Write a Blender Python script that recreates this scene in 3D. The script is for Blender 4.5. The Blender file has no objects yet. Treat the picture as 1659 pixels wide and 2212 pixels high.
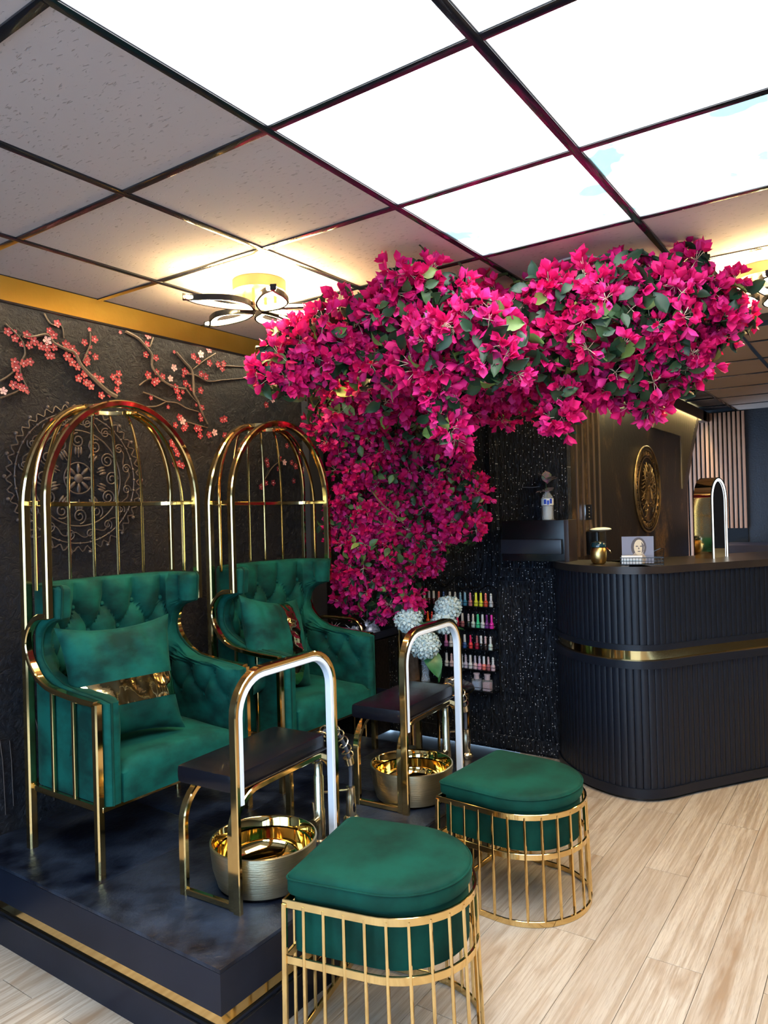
import bpy, bmesh, math, random
from math import sin, cos, pi, radians as R, sqrt, atan2
from mathutils import Vector as V, Matrix
random.seed(7)
S = bpy.context.scene
col = S.collection
# ------------------------------------------------------------------ camera
FPX, YAW, PITCH, ROLL, HC = 1579.87, 0.604076, 0.003639, -0.0269738, 1.55
f = V((cos(YAW)*cos(PITCH), sin(YAW)*cos(PITCH), sin(PITCH)))
r0 = V((sin(YAW), -cos(YAW), 0)); u0 = r0.cross(f)
rr = cos(ROLL)*r0 + sin(ROLL)*u0; uu = -sin(ROLL)*r0 + cos(ROLL)*u0
cam = bpy.data.cameras.new('camera'); co = bpy.data.objects.new('camera', cam); col.objects.link(co)
co.matrix_world = Matrix(((rr.x, uu.x, -f.x, 0), (rr.y, uu.y, -f.y, 0), (rr.z, uu.z, -f.z, HC), (0, 0, 0, 1)))
cam.sensor_fit = 'VERTICAL'; cam.sensor_height = 36; cam.lens = FPX/2212*36; cam.clip_start = .05; cam.clip_end = 60
S.camera = co
# ------------------------------------------------------------------ light and exposure
W = bpy.data.worlds.new('world'); S.world = W; W.use_nodes = True
W.node_tree.nodes['Background'].inputs[0].default_value = (.46, .70, 1, 1)
W.node_tree.nodes['Background'].inputs[1].default_value = 7.0
PANEL, LAMP, COVE = 7.5, 105.0, 34.0
S.view_settings.view_transform = 'Standard'; S.view_settings.look = 'None'
S.view_settings.gamma = 1; S.view_settings.use_curve_mapping = False
S.view_settings.exposure = 0.35
S.cycles.max_bounces = 8; S.cycles.diffuse_bounces = 3; S.cycles.glossy_bounces = 6
S.cycles.transmission_bounces = 5; S.cycles.transparent_max_bounces = 8
S.cycles.caustics_reflective = False; S.cycles.caustics_refractive = False
S.cycles.sample_clamp_indirect = 4

# ------------------------------------------------------------------ materials
def nodes(name):
    m = bpy.data.materials.new(name); m.use_nodes = True
    nt = m.node_tree; return m, nt, nt.nodes['Principled BSDF']
def N(nt, t, **k):
    n = nt.nodes.new(t)
    for a, b in k.items():
        if a in n.inputs: n.inputs[a].default_value = b
        else: setattr(n, a, b)
    return n
def coords(nt, scale=(1, 1, 1), kind='Object', rnd=0):
    tc = N(nt, 'ShaderNodeTexCoord'); mp = N(nt, 'ShaderNodeMapping'); mp.inputs['Scale'].default_value = scale
    nt.links.new(tc.outputs[kind], mp.inputs[0])
    if rnd:
        oi = N(nt, 'ShaderNodeObjectInfo'); mu = N(nt, 'ShaderNodeMath', operation='MULTIPLY'); mu.inputs[1].default_value = rnd
        nt.links.new(oi.outputs['Random'], mu.inputs[0]); nt.links.new(mu.outputs[0], mp.inputs['Location'])
    return mp.outputs[0]
def mix(nt, fac, a, b):
    n = N(nt, 'ShaderNodeMix', data_type='RGBA')
    for i, x in ((6, a), (7, b)):
        if isinstance(x, tuple): n.inputs[i].default_value = (*x[:3], 1)
        else: nt.links.new(x, n.inputs[i])
    if isinstance(fac, (int, float)): n.inputs[0].default_value = fac
    else: nt.links.new(fac, n.inputs[0])
    return n.outputs[2]
def ramp(nt, src, lo, hi):
    n = N(nt, 'ShaderNodeMapRange'); n.inputs[1].default_value = lo; n.inputs[2].default_value = hi
    nt.links.new(src, n.inputs[0]); return n.outputs[0]
def bump(nt, p, h, strength, dist=.01):
    b = N(nt, 'ShaderNodeBump'); b.inputs['Strength'].default_value = strength; b.inputs['Distance'].default_value = dist
    nt.links.new(h, b.inputs['Height']); nt.links.new(b.outputs[0], p.inputs['Normal'])
def noise(nt, vec, scale, detail=4, rough=.55, dist=0):
    n = N(nt, 'ShaderNodeTexNoise', Scale=scale, Detail=detail, Roughness=rough, Distortion=dist)
    nt.links.new(vec, n.inputs['Vector']); return n.outputs[0]
def mat(name, c, rough=.5, metal=0, c2=None, ns=8, nb=0, nscale=(1, 1, 1), bs=None, em=0, coat=0, sheen=0, spec=None, lo=.35, hi=.65, rnd=0, alpha=None, bd=.01, detail=4):
    m, nt, p = nodes(name)
    p.inputs['Base Color'].default_value = (*c, 1); p.inputs['Roughness'].default_value = rough; p.inputs['Metallic'].default_value = metal
    if c2 or nb:
        vec = coords(nt, nscale, rnd=rnd)
        if c2:
            h = noise(nt, vec, ns, detail); nt.links.new(mix(nt, ramp(nt, h, lo, hi), c, c2), p.inputs['Base Color'])
        if nb: bump(nt, p, noise(nt, vec, bs or ns*4, 4), nb, bd)
    if em: p.inputs['Emission Color'].default_value = (*c, 1); p.inputs['Emission Strength'].default_value = em
    p.inputs['Coat Weight'].default_value = coat
    if sheen: p.inputs['Sheen Weight'].default_value = sheen; p.inputs['Sheen Roughness'].default_value = .35; p.inputs['Sheen Tint'].default_value = (.35, .95, .8, 1)
    if spec is not None: p.inputs['Specular IOR Level'].default_value = spec
    return m
def clear(name, tint=(1, 1, 1), alpha=.25, rough=.05):
    m, nt, p = nodes(name)
    p.inputs['Base Color'].default_value = (*tint, 1); p.inputs['Roughness'].default_value = rough; p.inputs['Alpha'].default_value = alpha
    return m
gold = mat('polished_gold', (.80, .575, .25), .10, 1)
goldb = mat('brushed_gold', (.66, .60, .40), .3, 1, c2=(.80, .72, .50), ns=9, nscale=(.6, .6, 22), nb=.25, bs=20)
goldin = mat('gold_glaze', (.95, .68, .25), .06, 1)
goldfas = mat('gold_paint', (.62, .40, .07), .42, .8, c2=(.72, .48, .10), ns=3, nb=.1, bs=60)
brass = mat('satin_brass', (.78, .71, .54), .25, 1)
wiregold = mat('aged_gold', (.34, .24, .10), .38, .8, c2=(.10, .07, .04), ns=20)
velvet = mat('green_velvet', (.0004, .026, .021), .8, 0, c2=(.002, .088, .068), ns=5.5, nb=.12, bs=300, sheen=.05, spec=.18, lo=.36, hi=.62, nscale=(1, 1, 1.6), bd=.002, detail=6)
velvet2 = mat('green_velvet_flat', (.0004, .024, .015), .75, 0, c2=(.0015, .066, .044), ns=4, nb=.1, bs=300, sheen=.05, spec=.18, lo=.38, hi=.66, bd=.002, detail=7)
leather = mat('black_leather', (.006, .006, .010), .26, 0, nb=.15, bs=350, bd=.002, coat=.08, spec=.3)
whiteled = mat('white_strip', (.78, .84, .92), .35)
blackm = mat('matt_black', (.010, .012, .018), .45)
deskm = mat('desk_black', (.006, .009, .017), .4, spec=.32)
desktop = mat('desk_top', (.018, .015, .016), .32, c2=(.035, .028, .024), ns=3, spec=.35)
satinb = mat('satin_black', (.006, .007, .010), .2)
platm = mat('slate_laminate', (.0015, .003, .009), .36, 0, c2=(.034, .048, .078), ns=5, lo=.42, hi=.70, nb=.25, bs=40, detail=13, spec=.32)
platside = mat('platform_side', (.004, .007, .016), .4, 0, c2=(.008, .011, .022), ns=6, spec=.3)
chrome = mat('chrome', (.8, .8, .8), .12, 1)
plastic_w = mat('white_plastic', (.75, .75, .75), .35)
rubber = mat('grey_hose', (.07, .09, .13), .4)
glassm = clear('clear_plastic', (.85, .93, 1), .22, .03)
film = mat('crumpled_film', (.75, .78, .92), .12, .35, nb=1, bs=40)
leafm = mat('leaf', (.010, .036, .018), .42, 0, c2=(.055, .12, .045), ns=2.2, lo=.45, hi=.66, spec=.4)
leafl = mat('leaf_pale', (.10, .20, .05), .45, 0, c2=(.20, .26, .06), ns=5)
hydm = mat('hydrangea_petal', (.50, .66, .68), .6, c2=(.68, .80, .80), ns=20)
twig = mat('twig', (.10, .055, .03), .7, c2=(.22, .14, .09), ns=12, nb=.3)
ceilw = mat('lamp_emit', (1, .70, .30), .4, em=LAMP)
whiteband = mat('white_paint', (.7, .68, .62), .5)

def mk_bract(name, c1, c2):
    m, nt, p = nodes(name); vec = coords(nt)
    nt.links.new(mix(nt, ramp(nt, noise(nt, vec, 3.5, 3), .35, .65), c1, c2), p.inputs['Base Color'])
    p.inputs['Roughness'].default_value = .55; p.inputs['Specular IOR Level'].default_value = .25
    tr = N(nt, 'ShaderNodeBsdfTranslucent'); tr.inputs[0].default_value = (*c1, 1)
    ms = N(nt, 'ShaderNodeMixShader'); ms.inputs[0].default_value = .25
    nt.links.new(p.outputs[0], ms.inputs[1]); nt.links.new(tr.outputs[0], ms.inputs[2])
    nt.links.new(ms.outputs[0], nt.nodes['Material Output'].inputs[0]); return m
bractm = mk_bract('bract', (.60, .007, .11), (.80, .018, .24))
bractp = mk_bract('bract_pale_sheen', (.70, .035, .28), (.82, .04, .26))  # paler bracts, with the lit panels' violet sheen put into their colour

def sparkle(name, base, ridge_hi, vs, bs, grain=(1, 1, 1), rough=.3):
    m, nt, p = nodes(name); vec = coords(nt, grain); sx = N(nt, 'ShaderNodeSeparateXYZ'); cx = N(nt, 'ShaderNodeCombineXYZ'); nt.links.new(coords(nt), sx.inputs[0]); nt.links.new(sx.outputs[1], cx.inputs[0]); nt.links.new(sx.outputs[2], cx.inputs[1])
    vo = N(nt, 'ShaderNodeTexVoronoi', voronoi_dimensions='2D', Scale=55.0); nt.links.new(cx.outputs[0], vo.inputs['Vector'])
    lt = N(nt, 'ShaderNodeMath', operation='LESS_THAN'); lt.inputs[1].default_value = vs; nt.links.new(vo.outputs['Distance'], lt.inputs[0])
    gt = N(nt, 'ShaderNodeSeparateColor'); nt.links.new(vo.outputs['Color'], gt.inputs[0])
    g2 = N(nt, 'ShaderNodeMath', operation='GREATER_THAN'); g2.inputs[1].default_value = .74; nt.links.new(gt.outputs[0], g2.inputs[0])
    mu = N(nt, 'ShaderNodeMath', operation='MULTIPLY'); nt.links.new(lt.outputs[0], mu.inputs[0]); nt.links.new(g2.outputs[0], mu.inputs[1])
    h = noise(nt, vec, 34, 5, .65, 2.0)
    basec = mix(nt, ramp(nt, h, .44, .62), base, ridge_hi)  # lighter streaks paint the relief's highlights into the base colour
    nt.links.new(mix(nt, mu.outputs[0], basec, (.9, .93, 1)), p.inputs['Base Color'])
    p.inputs['Roughness'].default_value = rough
    bump(nt, p, noise(nt, vec, bs, 5, .6, 2), 1, .045); return m
blackwall = sparkle('glitter_black_plaster', (.003, .005, .010), (.034, .048, .072), .15, 20, (1, 2.4, .55))
def plaster_mat():
    m, nt, p = nodes('rough_dark_plaster'); vec = coords(nt)
    a = noise(nt, vec, 1.4, 5); nt.links.new(mix(nt, ramp(nt, a, .38, .62), (.006, .009, .018), (.026, .020, .020)), p.inputs['Base Color'])
    p.inputs['Roughness'].default_value = .42; p.inputs['Specular IOR Level'].default_value = .28
    b1 = noise(nt, vec, 26, 7, .65, 1.6); bump(nt, p, b1, 1, .04); return m
leftwallm = plaster_mat()
def bronze_wall():
    m, nt, p = nodes('bronze_washed_wall'); vec = coords(nt, (1, 1, .45)); a = noise(nt, vec, 2.2, 8, .65, .6)
    b = noise(nt, coords(nt), 30, 6, .7)
    mu = N(nt, 'ShaderNodeMath', operation='MULTIPLY'); nt.links.new(ramp(nt, a, .52, .64), mu.inputs[0]); nt.links.new(ramp(nt, b, .36, .58), mu.inputs[1])
    nt.links.new(mix(nt, mu.outputs[0], (.020, .015, .014), (.24, .14, .06)), p.inputs['Base Color'])
    p.inputs['Roughness'].default_value = .42; p.inputs['Metallic'].default_value = .25
    bump(nt, p, b, .35, .006); return m
bronzem = bronze_wall()
relief_dark = mat('relief_plaster', (.052, .040, .038), .38, 0, c2=(.09, .065, .055), ns=3, nb=.2, bs=80)
branch_relief = mat('relief_branch', (.07, .048, .034), .5, c2=(.14, .10, .07), ns=14, nb=.4, bs=70)
blossm = mat('relief_blossom', (.30, .018, .035), .45, c2=(.44, .07, .09), ns=2.5)
blossp = mat('relief_blossom_pale', (.80, .48, .48), .45)
brownm = mat('brown_fascia', (.085, .055, .040), .45, c2=(.10, .065, .046), ns=3)
oakslat = mat('warm_wood_slat', (.30, .135, .075), .45, c2=(.42, .20, .115), ns=3, nscale=(8, 8, .5), rnd=5)
def wood():
    m, nt, p = nodes('oak_plank'); oi = N(nt, 'ShaderNodeObjectInfo')
    vec = coords(nt, (.5, 15, 1), rnd=40); v2 = coords(nt, (.5, 3.0, 1), rnd=23)
    g = noise(nt, vec, 4, 8, .62, .5); k = noise(nt, v2, 3.0, 3, .5, .8); fine = noise(nt, coords(nt, (3, 60, 1), rnd=9), 6, 3)
    c1 = mix(nt, oi.outputs['Random'], (.52, .45, .365), (.63, .56, .465))
    c2 = mix(nt, ramp(nt, g, .42, .60), c1, (.42, .335, .25))
    c3 = mix(nt, ramp(nt, k, .58, .74), c2, (.35, .245, .16))
    ov = N(nt, 'ShaderNodeMath', operation='MULTIPLY'); nt.links.new(ramp(nt, fine, .5, .7), ov.inputs[0]); ov.inputs[1].default_value = .42
    nt.links.new(mix(nt, ov.outputs[0], c3, (.27, .21, .155)), p.inputs['Base Color'])
    p.inputs['Roughness'].default_value = .42; bump(nt, p, fine, .12, .002); return m
woodm = wood()
def tilemat():
    m, nt, p = nodes('mineral_tile'); vec = coords(nt, (3.2, 1, 1), rnd=30); h = noise(nt, vec, 40, 3, .5, .4)
    pit = ramp(nt, h, .62, .70)
    nt.links.new(mix(nt, pit, (.58, .53, .55), (.40, .36, .375)), p.inputs['Base Color']); p.inputs['Roughness'].default_value = .8
    inv = N(nt, 'ShaderNodeMath', operation='SUBTRACT'); inv.inputs[0].default_value = 1; nt.links.new(pit, inv.inputs[1])
    bump(nt, p, inv.outputs[0], .5, .004); return m
tilem = tilemat()
tilefar = mat('smooth_tile', (.46, .36, .31), .6, c2=(.52, .40, .34), ns=2)
tbarm = mat('gloss_black_bar', (.010, .014, .024), .16, coat=.4)
panelframe = mat('panel_frame', (.30, .33, .37), .45)
def panelmat(k):
    m, nt, p = nodes('sky_panel_%s' % ('clouds' if k else 'white')); vec = coords(nt, (1, 1, 1), rnd=17)
    p.inputs['Base Color'].default_value = (.8, .8, .8, 1)
    if k:
        h = noise(nt, vec, 4.2, 4, .5, .3)
        nt.links.new(mix(nt, ramp(nt, h, .53, .62), (1, 1, 1), (.035, .115, .13)), p.inputs['Emission Color'])
    else: p.inputs['Emission Color'].default_value = (1, .99, .98, 1)
    p.inputs['Emission Strength'].default_value = PANEL; return m
pm0, pm1 = panelmat(0), panelmat(1)
cove = mat('cove_strip', (1, .84, .55), .4, em=COVE)
coldled = mat('mirror_led', (.9, .97, 1), .4, em=1.6)
streetm = mat('paving', (.30, .30, .31), .8)

# ------------------------------------------------------------------ mesh helpers
class MB:
    def __init__(s): s.v = []; s.f = []; s.m = []
    def add(s, vs, fs, mi=0):
        o = len(s.v); s.v += [tuple(x) for x in vs]; s.f += [tuple(o+i for i in q) for q in fs]; s.m += [mi]*len(fs)
    def box(s, x0, x1, y0, y1, z0, z1, mi=0):
        s.add([(x0, y0, z0), (x1, y0, z0), (x1, y1, z0), (x0, y1, z0), (x0, y0, z1), (x1, y0, z1), (x1, y1, z1), (x0, y1, z1)],
              [(3, 2, 1, 0), (4, 5, 6, 7), (0, 1, 5, 4), (1, 2, 6, 5), (2, 3, 7, 6), (3, 0, 4, 7)], mi)
    def cbox(s, x0, x1, y0, y1, z0, z1, b=.004, mi=0):
        bm = bmesh.new(); bmesh.ops.create_cube(bm, size=1)
        for v in bm.verts: v.co = V(((x0+x1)/2+v.co.x*(x1-x0), (y0+y1)/2+v.co.y*(y1-y0), (z0+z1)/2+v.co.z*(z1-z0)))
        bmesh.ops.bevel(bm, geom=bm.edges[:], offset=b, segments=2, affect='EDGES', profile=.7)
        bm.verts.ensure_lookup_table(); s.add([v.co for v in bm.verts], [[v.index for v in q.verts] for q in bm.faces], mi); bm.free()
    def tube(s, pts, r, closed=False, seg=8, up=None, mi=0, taper=None):
        pts = [V(p) for p in pts]; n = len(pts); ring = []
        rect = isinstance(r, tuple)
        if rect:
            w, h = r[0]/2, r[1]/2; sec = [(-w, -h), (w, -h), (w, h), (-w, h)]
            c = min(w, h)*.35; sec = [(-w, -h+c), (-w+c, -h), (w-c, -h), (w, -h+c), (w, h-c), (w-c, h), (-w+c, h), (-w, h-c)]
        else: sec = [(r*cos(2*pi*k/seg), r*sin(2*pi*k/seg)) for k in range(seg)]
        prev = None
        for i in range(n):
            a = pts[i-1] if (i or closed) else pts[i]; b = pts[(i+1) % n] if (i < n-1 or closed) else pts[i]
            t = (b-a).normalized() if (b-a).length > 1e-9 else V((0, 0, 1))
            if up is not None:
                y = V(up); x = y.cross(t)
                if x.length < 1e-4: x = V((1, 0, 0)).cross(t)
                x.normalize(); y = t.cross(x)
            else:
                x = prev if prev is not None else (V((0, 0, 1)) if abs(t.z) < .9 else V((1, 0, 0))).cross(t)
                x = (x-t*x.dot(t)).normalized(); y = t.cross(x); prev = x
            k = 1
            if i and i < n-1 or closed:
                d1 = (pts[i]-a).normalized(); d2 = (b-pts[i]).normalized(); k = 1/max(.5, sqrt(max(.25, (1+d1.dot(d2))/2)))
            tp = 1 if taper is None else taper[0]+(taper[1]-taper[0])*i/max(1, n-1)
            ring.append([pts[i]+x*p*(k if rect else 1)*tp+y*q*tp for p, q in sec])
        m = len(sec); vs = [p for q in ring for p in q]; fs = []
        for i in range(n if closed else n-1):
            j = (i+1) % n
            for k in range(m): fs.append((i*m+k, i*m+(k+1) % m, j*m+(k+1) % m, j*m+k))
        if not closed: fs += [tuple(range(m))[::-1], tuple((n-1)*m+k for k in range(m))]
        s.add(vs, fs, mi)
    def lathe(s, prof, seg=32, c=(0, 0, 0), mi=0, sx=1, sy=1, cap=True):
        vs = []; fs = []; n = len(prof)
        for k in range(seg):
            a = 2*pi*k/seg
            for r, z in prof: vs.append((c[0]+r*cos(a)*sx, c[1]+r*sin(a)*sy, c[2]+z))
        for k in range(seg):
            j = (k+1) % seg
            for i in range(n-1): fs.append((k*n+i, j*n+i, j*n+i+1, k*n+i+1))
        if cap and prof[0][0] > 1e-6: fs.append(tuple(k*n for k in range(seg))[::-1])
        if cap and prof[-1][0] > 1e-6: fs.append(tuple(k*n+n-1 for k in range(seg)))
        s.add(vs, fs, mi)
    def prism(s, poly, z0, z1, mi=0):
        n = len(poly); vs = [(x, y, z0) for x, y in poly]+[(x, y, z1) for x, y in poly]
        s.add(vs, [tuple(range(n))[::-1], tuple(range(n, 2*n))]+[(i, (i+1) % n, n+(i+1) % n, n+i) for i in range(n)], mi)
    def grid(s, rows, mi=0, closed=False):
        n = len(rows[0]); fs = []
        for i in range(len(rows)-1):
            for k in range(n if closed else n-1): fs.append((i*n+k, i*n+(k+1) % n, (i+1)*n+(k+1) % n, (i+1)*n+k))
        s.add([p for q in rows for p in q], fs, mi)
    def ball(s, c, r, seg=10, rings=6, mi=0, sc=(1, 1, 1)):
        rows = [[(c[0]+r*sc[0]*sin(pi*i/rings)*cos(2*pi*k/seg), c[1]+r*sc[1]*sin(pi*i/rings)*sin(2*pi*k/seg), c[2]-r*sc[2]*cos(pi*i/rings)) for k in range(seg)] for i in range(rings+1)]
        s.grid(rows, mi, True)
    def xf(s, M): s.v = [tuple(M @ V(p)) for p in s.v]; return s
    def build(s, name, mats, parent=None, ang=38, loc=None, clean=False):
        me = bpy.data.meshes.new(name); me.from_pydata(s.v, [], s.f)
        for m in (mats if isinstance(mats, (list, tuple)) else [mats]): me.materials.append(m)
        me.polygons.foreach_set('material_index', s.m)
        if clean:
            bm = bmesh.new(); bm.from_mesh(me); bmesh.ops.remove_doubles(bm, verts=bm.verts, dist=1e-5); bmesh.ops.recalc_face_normals(bm, faces=bm.faces); bm.to_mesh(me); bm.free()
        me.shade_smooth(); me.set_sharp_from_angle(angle=R(ang)); me.update()
        return link(name, me, parent, loc)
def link(name, me, parent=None, loc=None, rot=None, scale=None):
    o = bpy.data.objects.new(name, me); col.objects.link(o)
    if parent: o.parent = parent
    if loc: o.location = loc
    if rot: o.rotation_euler = rot
    if scale: o.scale = scale if isinstance(scale, tuple) else (scale,)*3
    return o
def tag(o, label=None, cat=None, group=None, kind=None):
    if label: o['label'] = label
    if cat: o['category'] = cat
    if group: o['group'] = group
    if kind: o['kind'] = kind
    return o
def E(name, label=None, cat=None, loc=(0, 0, 0), rz=0, group=None, kind=None, rot=None):
    o = bpy.data.objects.new(name, None); col.objects.link(o); o.location = loc; o.rotation_euler = rot or (0, 0, rz)
    o.empty_display_size = .05
    return tag(o, label, cat, group, kind)
def dup(o, parent=None):
    c = o.copy(); col.objects.link(c); c.parent = parent
    for ch in list(o.children): dup(ch, c)
    return c
def boxo(name, m, b, parent=None, bev=0):
    k = MB(); (k.cbox(*b, bev) if bev else k.box(*b)); return k.build(name, m, parent)
def cat_rom(P, n=8):
    P = [V(p) for p in P]; out = []
    for i in range(len(P)-1):
        a = P[max(0, i-1)]; b = P[i]; c = P[i+1]; d = P[min(len(P)-1, i+2)]
        for k in range(n):
            t = k/n; out.append(.5*((2*b)+(c-a)*t+(2*a-5*b+4*c-d)*t*t+(3*b-a-3*c+d)*t**3))
    out.append(P[-1]); return out

# ================================================================== SETTING
ZC = 2.55; GX, GY, GS = 1.394, 1.294, .6
X0, X1, Y0, YL, XB, YB = -1.9, 8.5, -2.4, 2.99, 4.34, 1.62
# floor: real planks 0.18 x 1.28
fl = E('floor', kind='structure')
boxo('subfloor', blackm, (X0, X1+.1, Y0, YL+.1, -.06, -.012), fl)
pk = MB(); pk.cbox(-.639, .639, -.0892, .0892, -.011, 0, .0012); pkm = None
def plank_mesh():
    me = bpy.data.meshes.new('plank'); me.from_pydata(pk.v, [], pk.f); me.materials.append(woodm); return me
pmesh = plank_mesh(); npl = 0
for j in range(-18, 13):
    yc = .815+.18*j
    if yc-.09 < Y0 or yc+.09 > YL: continue
    for i in range(-4, 5):
        xc = 2.58+.64+1.28*i+(-.005 if j % 2 else .64)
        if xc < X0 or xc > X1 or (xc > XB+.6 and yc > 1.7): continue
        if 1.9 < yc and xc > 2.1: continue
        if npl < 296: link('plank', pmesh, fl, (xc, yc, 0)); npl += 1
# walls
def wall(name, m, b): o = boxo(name, m, b); tag(o, kind='structure'); return o
wl = wall('wall_left', leftwallm, (X0, XB, YL, YL+.1, 0, ZC+.1))
wall('pier_1', mat('pier_paint', (.05, .05, .055), .4), (3.46, 3.60, YL-.05, YL, .0, ZC))['kind'] = 'structure'
wb = wall('wall_back', blackwall, (XB, XB+.06, YB, YL, 0, ZC+.1))
wall('wall_right', mat('right_wall_paint', (.022, .024, .030), .5), (X0, X1, Y0-.1, Y0, 0, ZC+.1))
wall('wall_far', mat('navy_wall', (.010, .013, .022), .55, nb=.5, bs=60), (X1, X1+.1, Y0, YB+.8, 0, ZC+.1))
# recessed panel and frame on the glitter wall
bp = MB(); bp.cbox(XB-.012, XB, 1.775, 2.10, .385, 1.10, .003); bp.build('wall_panel', blackwall, wb)
bp = MB(); bp.cbox(XB-.018, XB, 1.62, 2.085, 1.13, 1.185, .004); bp.build('wall_ledge', blackwall, wb)
bp = MB(); bp.cbox(XB-.02, XB, 1.60, 2.95, .02, .10, .008); bp.build('baseboard', blackwall, wb)
bp = MB(); bp.cbox(XB-.03, XB, 2.085, 2.135, 1.13, ZC, .01); bp.build('corner_batten', blackwall, wb)
# brown wall beside the reception, polygon with flared upper end
pw = MB(); poly = [(XB+.065, 0), (7.55, 0), (7.6, 1.75), (7.87, 2.08), (8.2, 2.42), (8.2, ZC), (XB+.065, ZC)]
n = len(poly); vs = [(x, YB, z) for x, z in poly]+[(x, YB+.07, z) for x, z in poly]
pw.add(vs, [tuple(range(n)), tuple(range(n, 2*n))[::-1]]+[(i, n+i, n+(i+1) % n, (i+1) % n) for i in range(n)])
wi = pw.build('wall_inner', bronzem); tag(wi, kind='structure')
flm = mat('fluted_bronze', (.10, .08, .06), .4, .2)
for k in range(46):
    x = 6.35+.04*k
    z0 = 2.22 if x < 7.35 else 1.72+(x-7.35)*1.05
    q = MB(); q.tube([(x, YB, z0), (x, YB+.002, ZC-.02)], .016, seg=8); q.build('flute', flm, wi)
for k in range(5):
    x = 4.5+.11*k; q = MB(); q.tube([(x, YB, 1.25), (x, YB, ZC-.02)], .012, seg=6); q.build('flute', brownm, wi)
# back wall of the shop behind the camera, with wide windows that let the daylight in
frame = mat('shop_frame', (.02, .022, .03), .3)
wr = E('wall_front', kind='structure')
boxo('wall_low', frame, (X0-.1, X0, Y0, YL, 0, .25), wr); boxo('wall_head', frame, (X0-.1, X0, Y0, YL, 2.35, ZC+.1), wr)
for k, y in enumerate((Y0, -1.1, .2, 1.5, YL-.1)): boxo('mullion', frame, (X0-.1, X0, y, y+.1, .25, 2.35), wr)
for k, y in enumerate((-2.3, -1.0, .3, 1.6)):
    w = E('window_%d' % (k+1), kind='structure', loc=(X0-.05, y, .25))
    boxo('pane', clear('shop_glass%d' % k, (.9, .95, 1), .06, .01), (-.004, .004, 0, 1.2 if k < 3 else 1.29, 0, 2.1), w)
st = boxo('street_paving', streetm, (-14, X0-.1, -9, 9, -.2, -.05)); tag(st, kind='structure')
# ceiling: black grid, mineral tiles, lit panels
ce = E('ceiling', kind='structure')
boxo('ceiling_slab', blackm, (X0, X1+.1, Y0, YL+.1, ZC+.03, ZC+.1), ce)
def tile_mesh(m, w, d):
    q = MB(); q.cbox(-w/2, w/2, -d/2, d/2, 0, .016, .003); me = bpy.data.meshes.new('ceiling_tile'); me.from_pydata(q.v, [], q.f); me.materials.append(m); return me
tm = tile_mesh(tilem, .594, .594); tmf = tile_mesh(tilefar, .594, .594); tmn = tile_mesh(tilem, .594, .40)
panels = {(i, j) for i in (-2, -1, 0, 1) for j in (-3, -2, -1)}
for i in range(-6, 12):
    for j in range(-7, 3):
        cx = GX+GS*(i+.5); cy = GY+GS*(j+.5)
        if cx < X0+.2 or cx > X1-.05 or cy < Y0+.25: continue
        if (i, j) in panels: continue
        if cx > XB+.1 and cy > 1.58: continue
        if j == 2: link('ceiling_tile', tmn, ce, (cx, GY+GS*2+.202, ZC+.002))
        else: link('ceiling_tile', tm if i < 5 else tmf, ce, (cx, cy, ZC+.002))
for j in range(-6, 3):
    y = GY+GS*j; xe = XB if y > 1.6 else X1
    q = MB(); q.cbox(X0, xe, y-.013, y+.013, ZC-.004, ZC+.012, .0015); q.build('grid_bar', tbarm, ce)
for i in range(-5, 12):
    x = GX+GS*i
    q = MB(); q.cbox(x-.013, x+.013, Y0, 2.9 if x < XB else 1.57, ZC-.003, ZC+.012, .0015); q.build('grid_bar', tbarm, ce)
trim5 = wall('trim_5', tbarm, (4.30, 4.43, Y0, YB, ZC-.035, ZC+.01))
names = {(-1, -1): 'large white lit ceiling panel at the upper left beside the plain tiles', (-1, -2): 'lit ceiling panel showing only a corner at the top edge',
         (0, -1): 'white lit ceiling panel touching the left crossing of the black bars', (0, -2): 'white lit ceiling panel at the upper right corner',
         (1, -1): 'lit ceiling panel with faint pale clouds above the pink flowers', (1, -2): 'lit ceiling panel with turquoise cloud patches at the right'}
for i, j in sorted(panels):
    if (i, j) in names or True:
        cx = GX+GS*(i+.5); cy = GY+GS*(j+.5)
        e = E('ceiling_light_panel', names.get((i, j), 'lit white ceiling panel of the block beyond the top edge'), 'ceiling light', (cx, cy, ZC-.001), group='lit ceiling panels')
        q = MB(); h = .298
        for b in ((-h, h, -h, -h+.014), (-h, h, h-.014, h), (-h, -h+.014, -h, h), (h-.014, h, -h, h)): q.box(*b, .0, .012)
        q.build('panel_frame', panelframe, e)
        q = MB(); q.box(-h+.013, h-.013, -h+.013, h-.013, .003, .010); q.build('diffuser', pm1 if i == 1 else pm0, e)
# fasciae with cove strips
t1 = MB(); t1.cbox(X0, XB, 2.9, 2.915, ZC-.10, ZC, .001); tag(t1.build('trim_1', goldfas), kind='structure')
t2 = MB(); t2.cbox(X0, XB, 2.899, 2.917, ZC-.106, ZC-.098, .001); tag(t2.build('trim_2', blackm), kind='structure')
cs = E('cove_light_strip', 'warm white light strip hidden behind the gold fascia above the blossom wall', 'strip light', (0, 2.935, ZC-.05))
boxo('channel', blackm, (X0+.02, 3.44, -.008, .008, .006, .05), cs); boxo('diffuser', cove, (X0+.02, 3.44, -.008, .008, -.003, .006), cs)
t3 = MB(); t3.box(4.43, 8.36, 1.57, 1.585, ZC-.10, ZC); t3.box(8.2, X1, 1.57, 1.66, ZC-.10, ZC)
tag(t3.build('trim_3', brownm), kind='structure')
cs = E('cove_light_strip', 'warm light strip behind the brown fascia over the bronze wall', 'strip light', (0, 1.594, ZC-.05))
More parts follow.
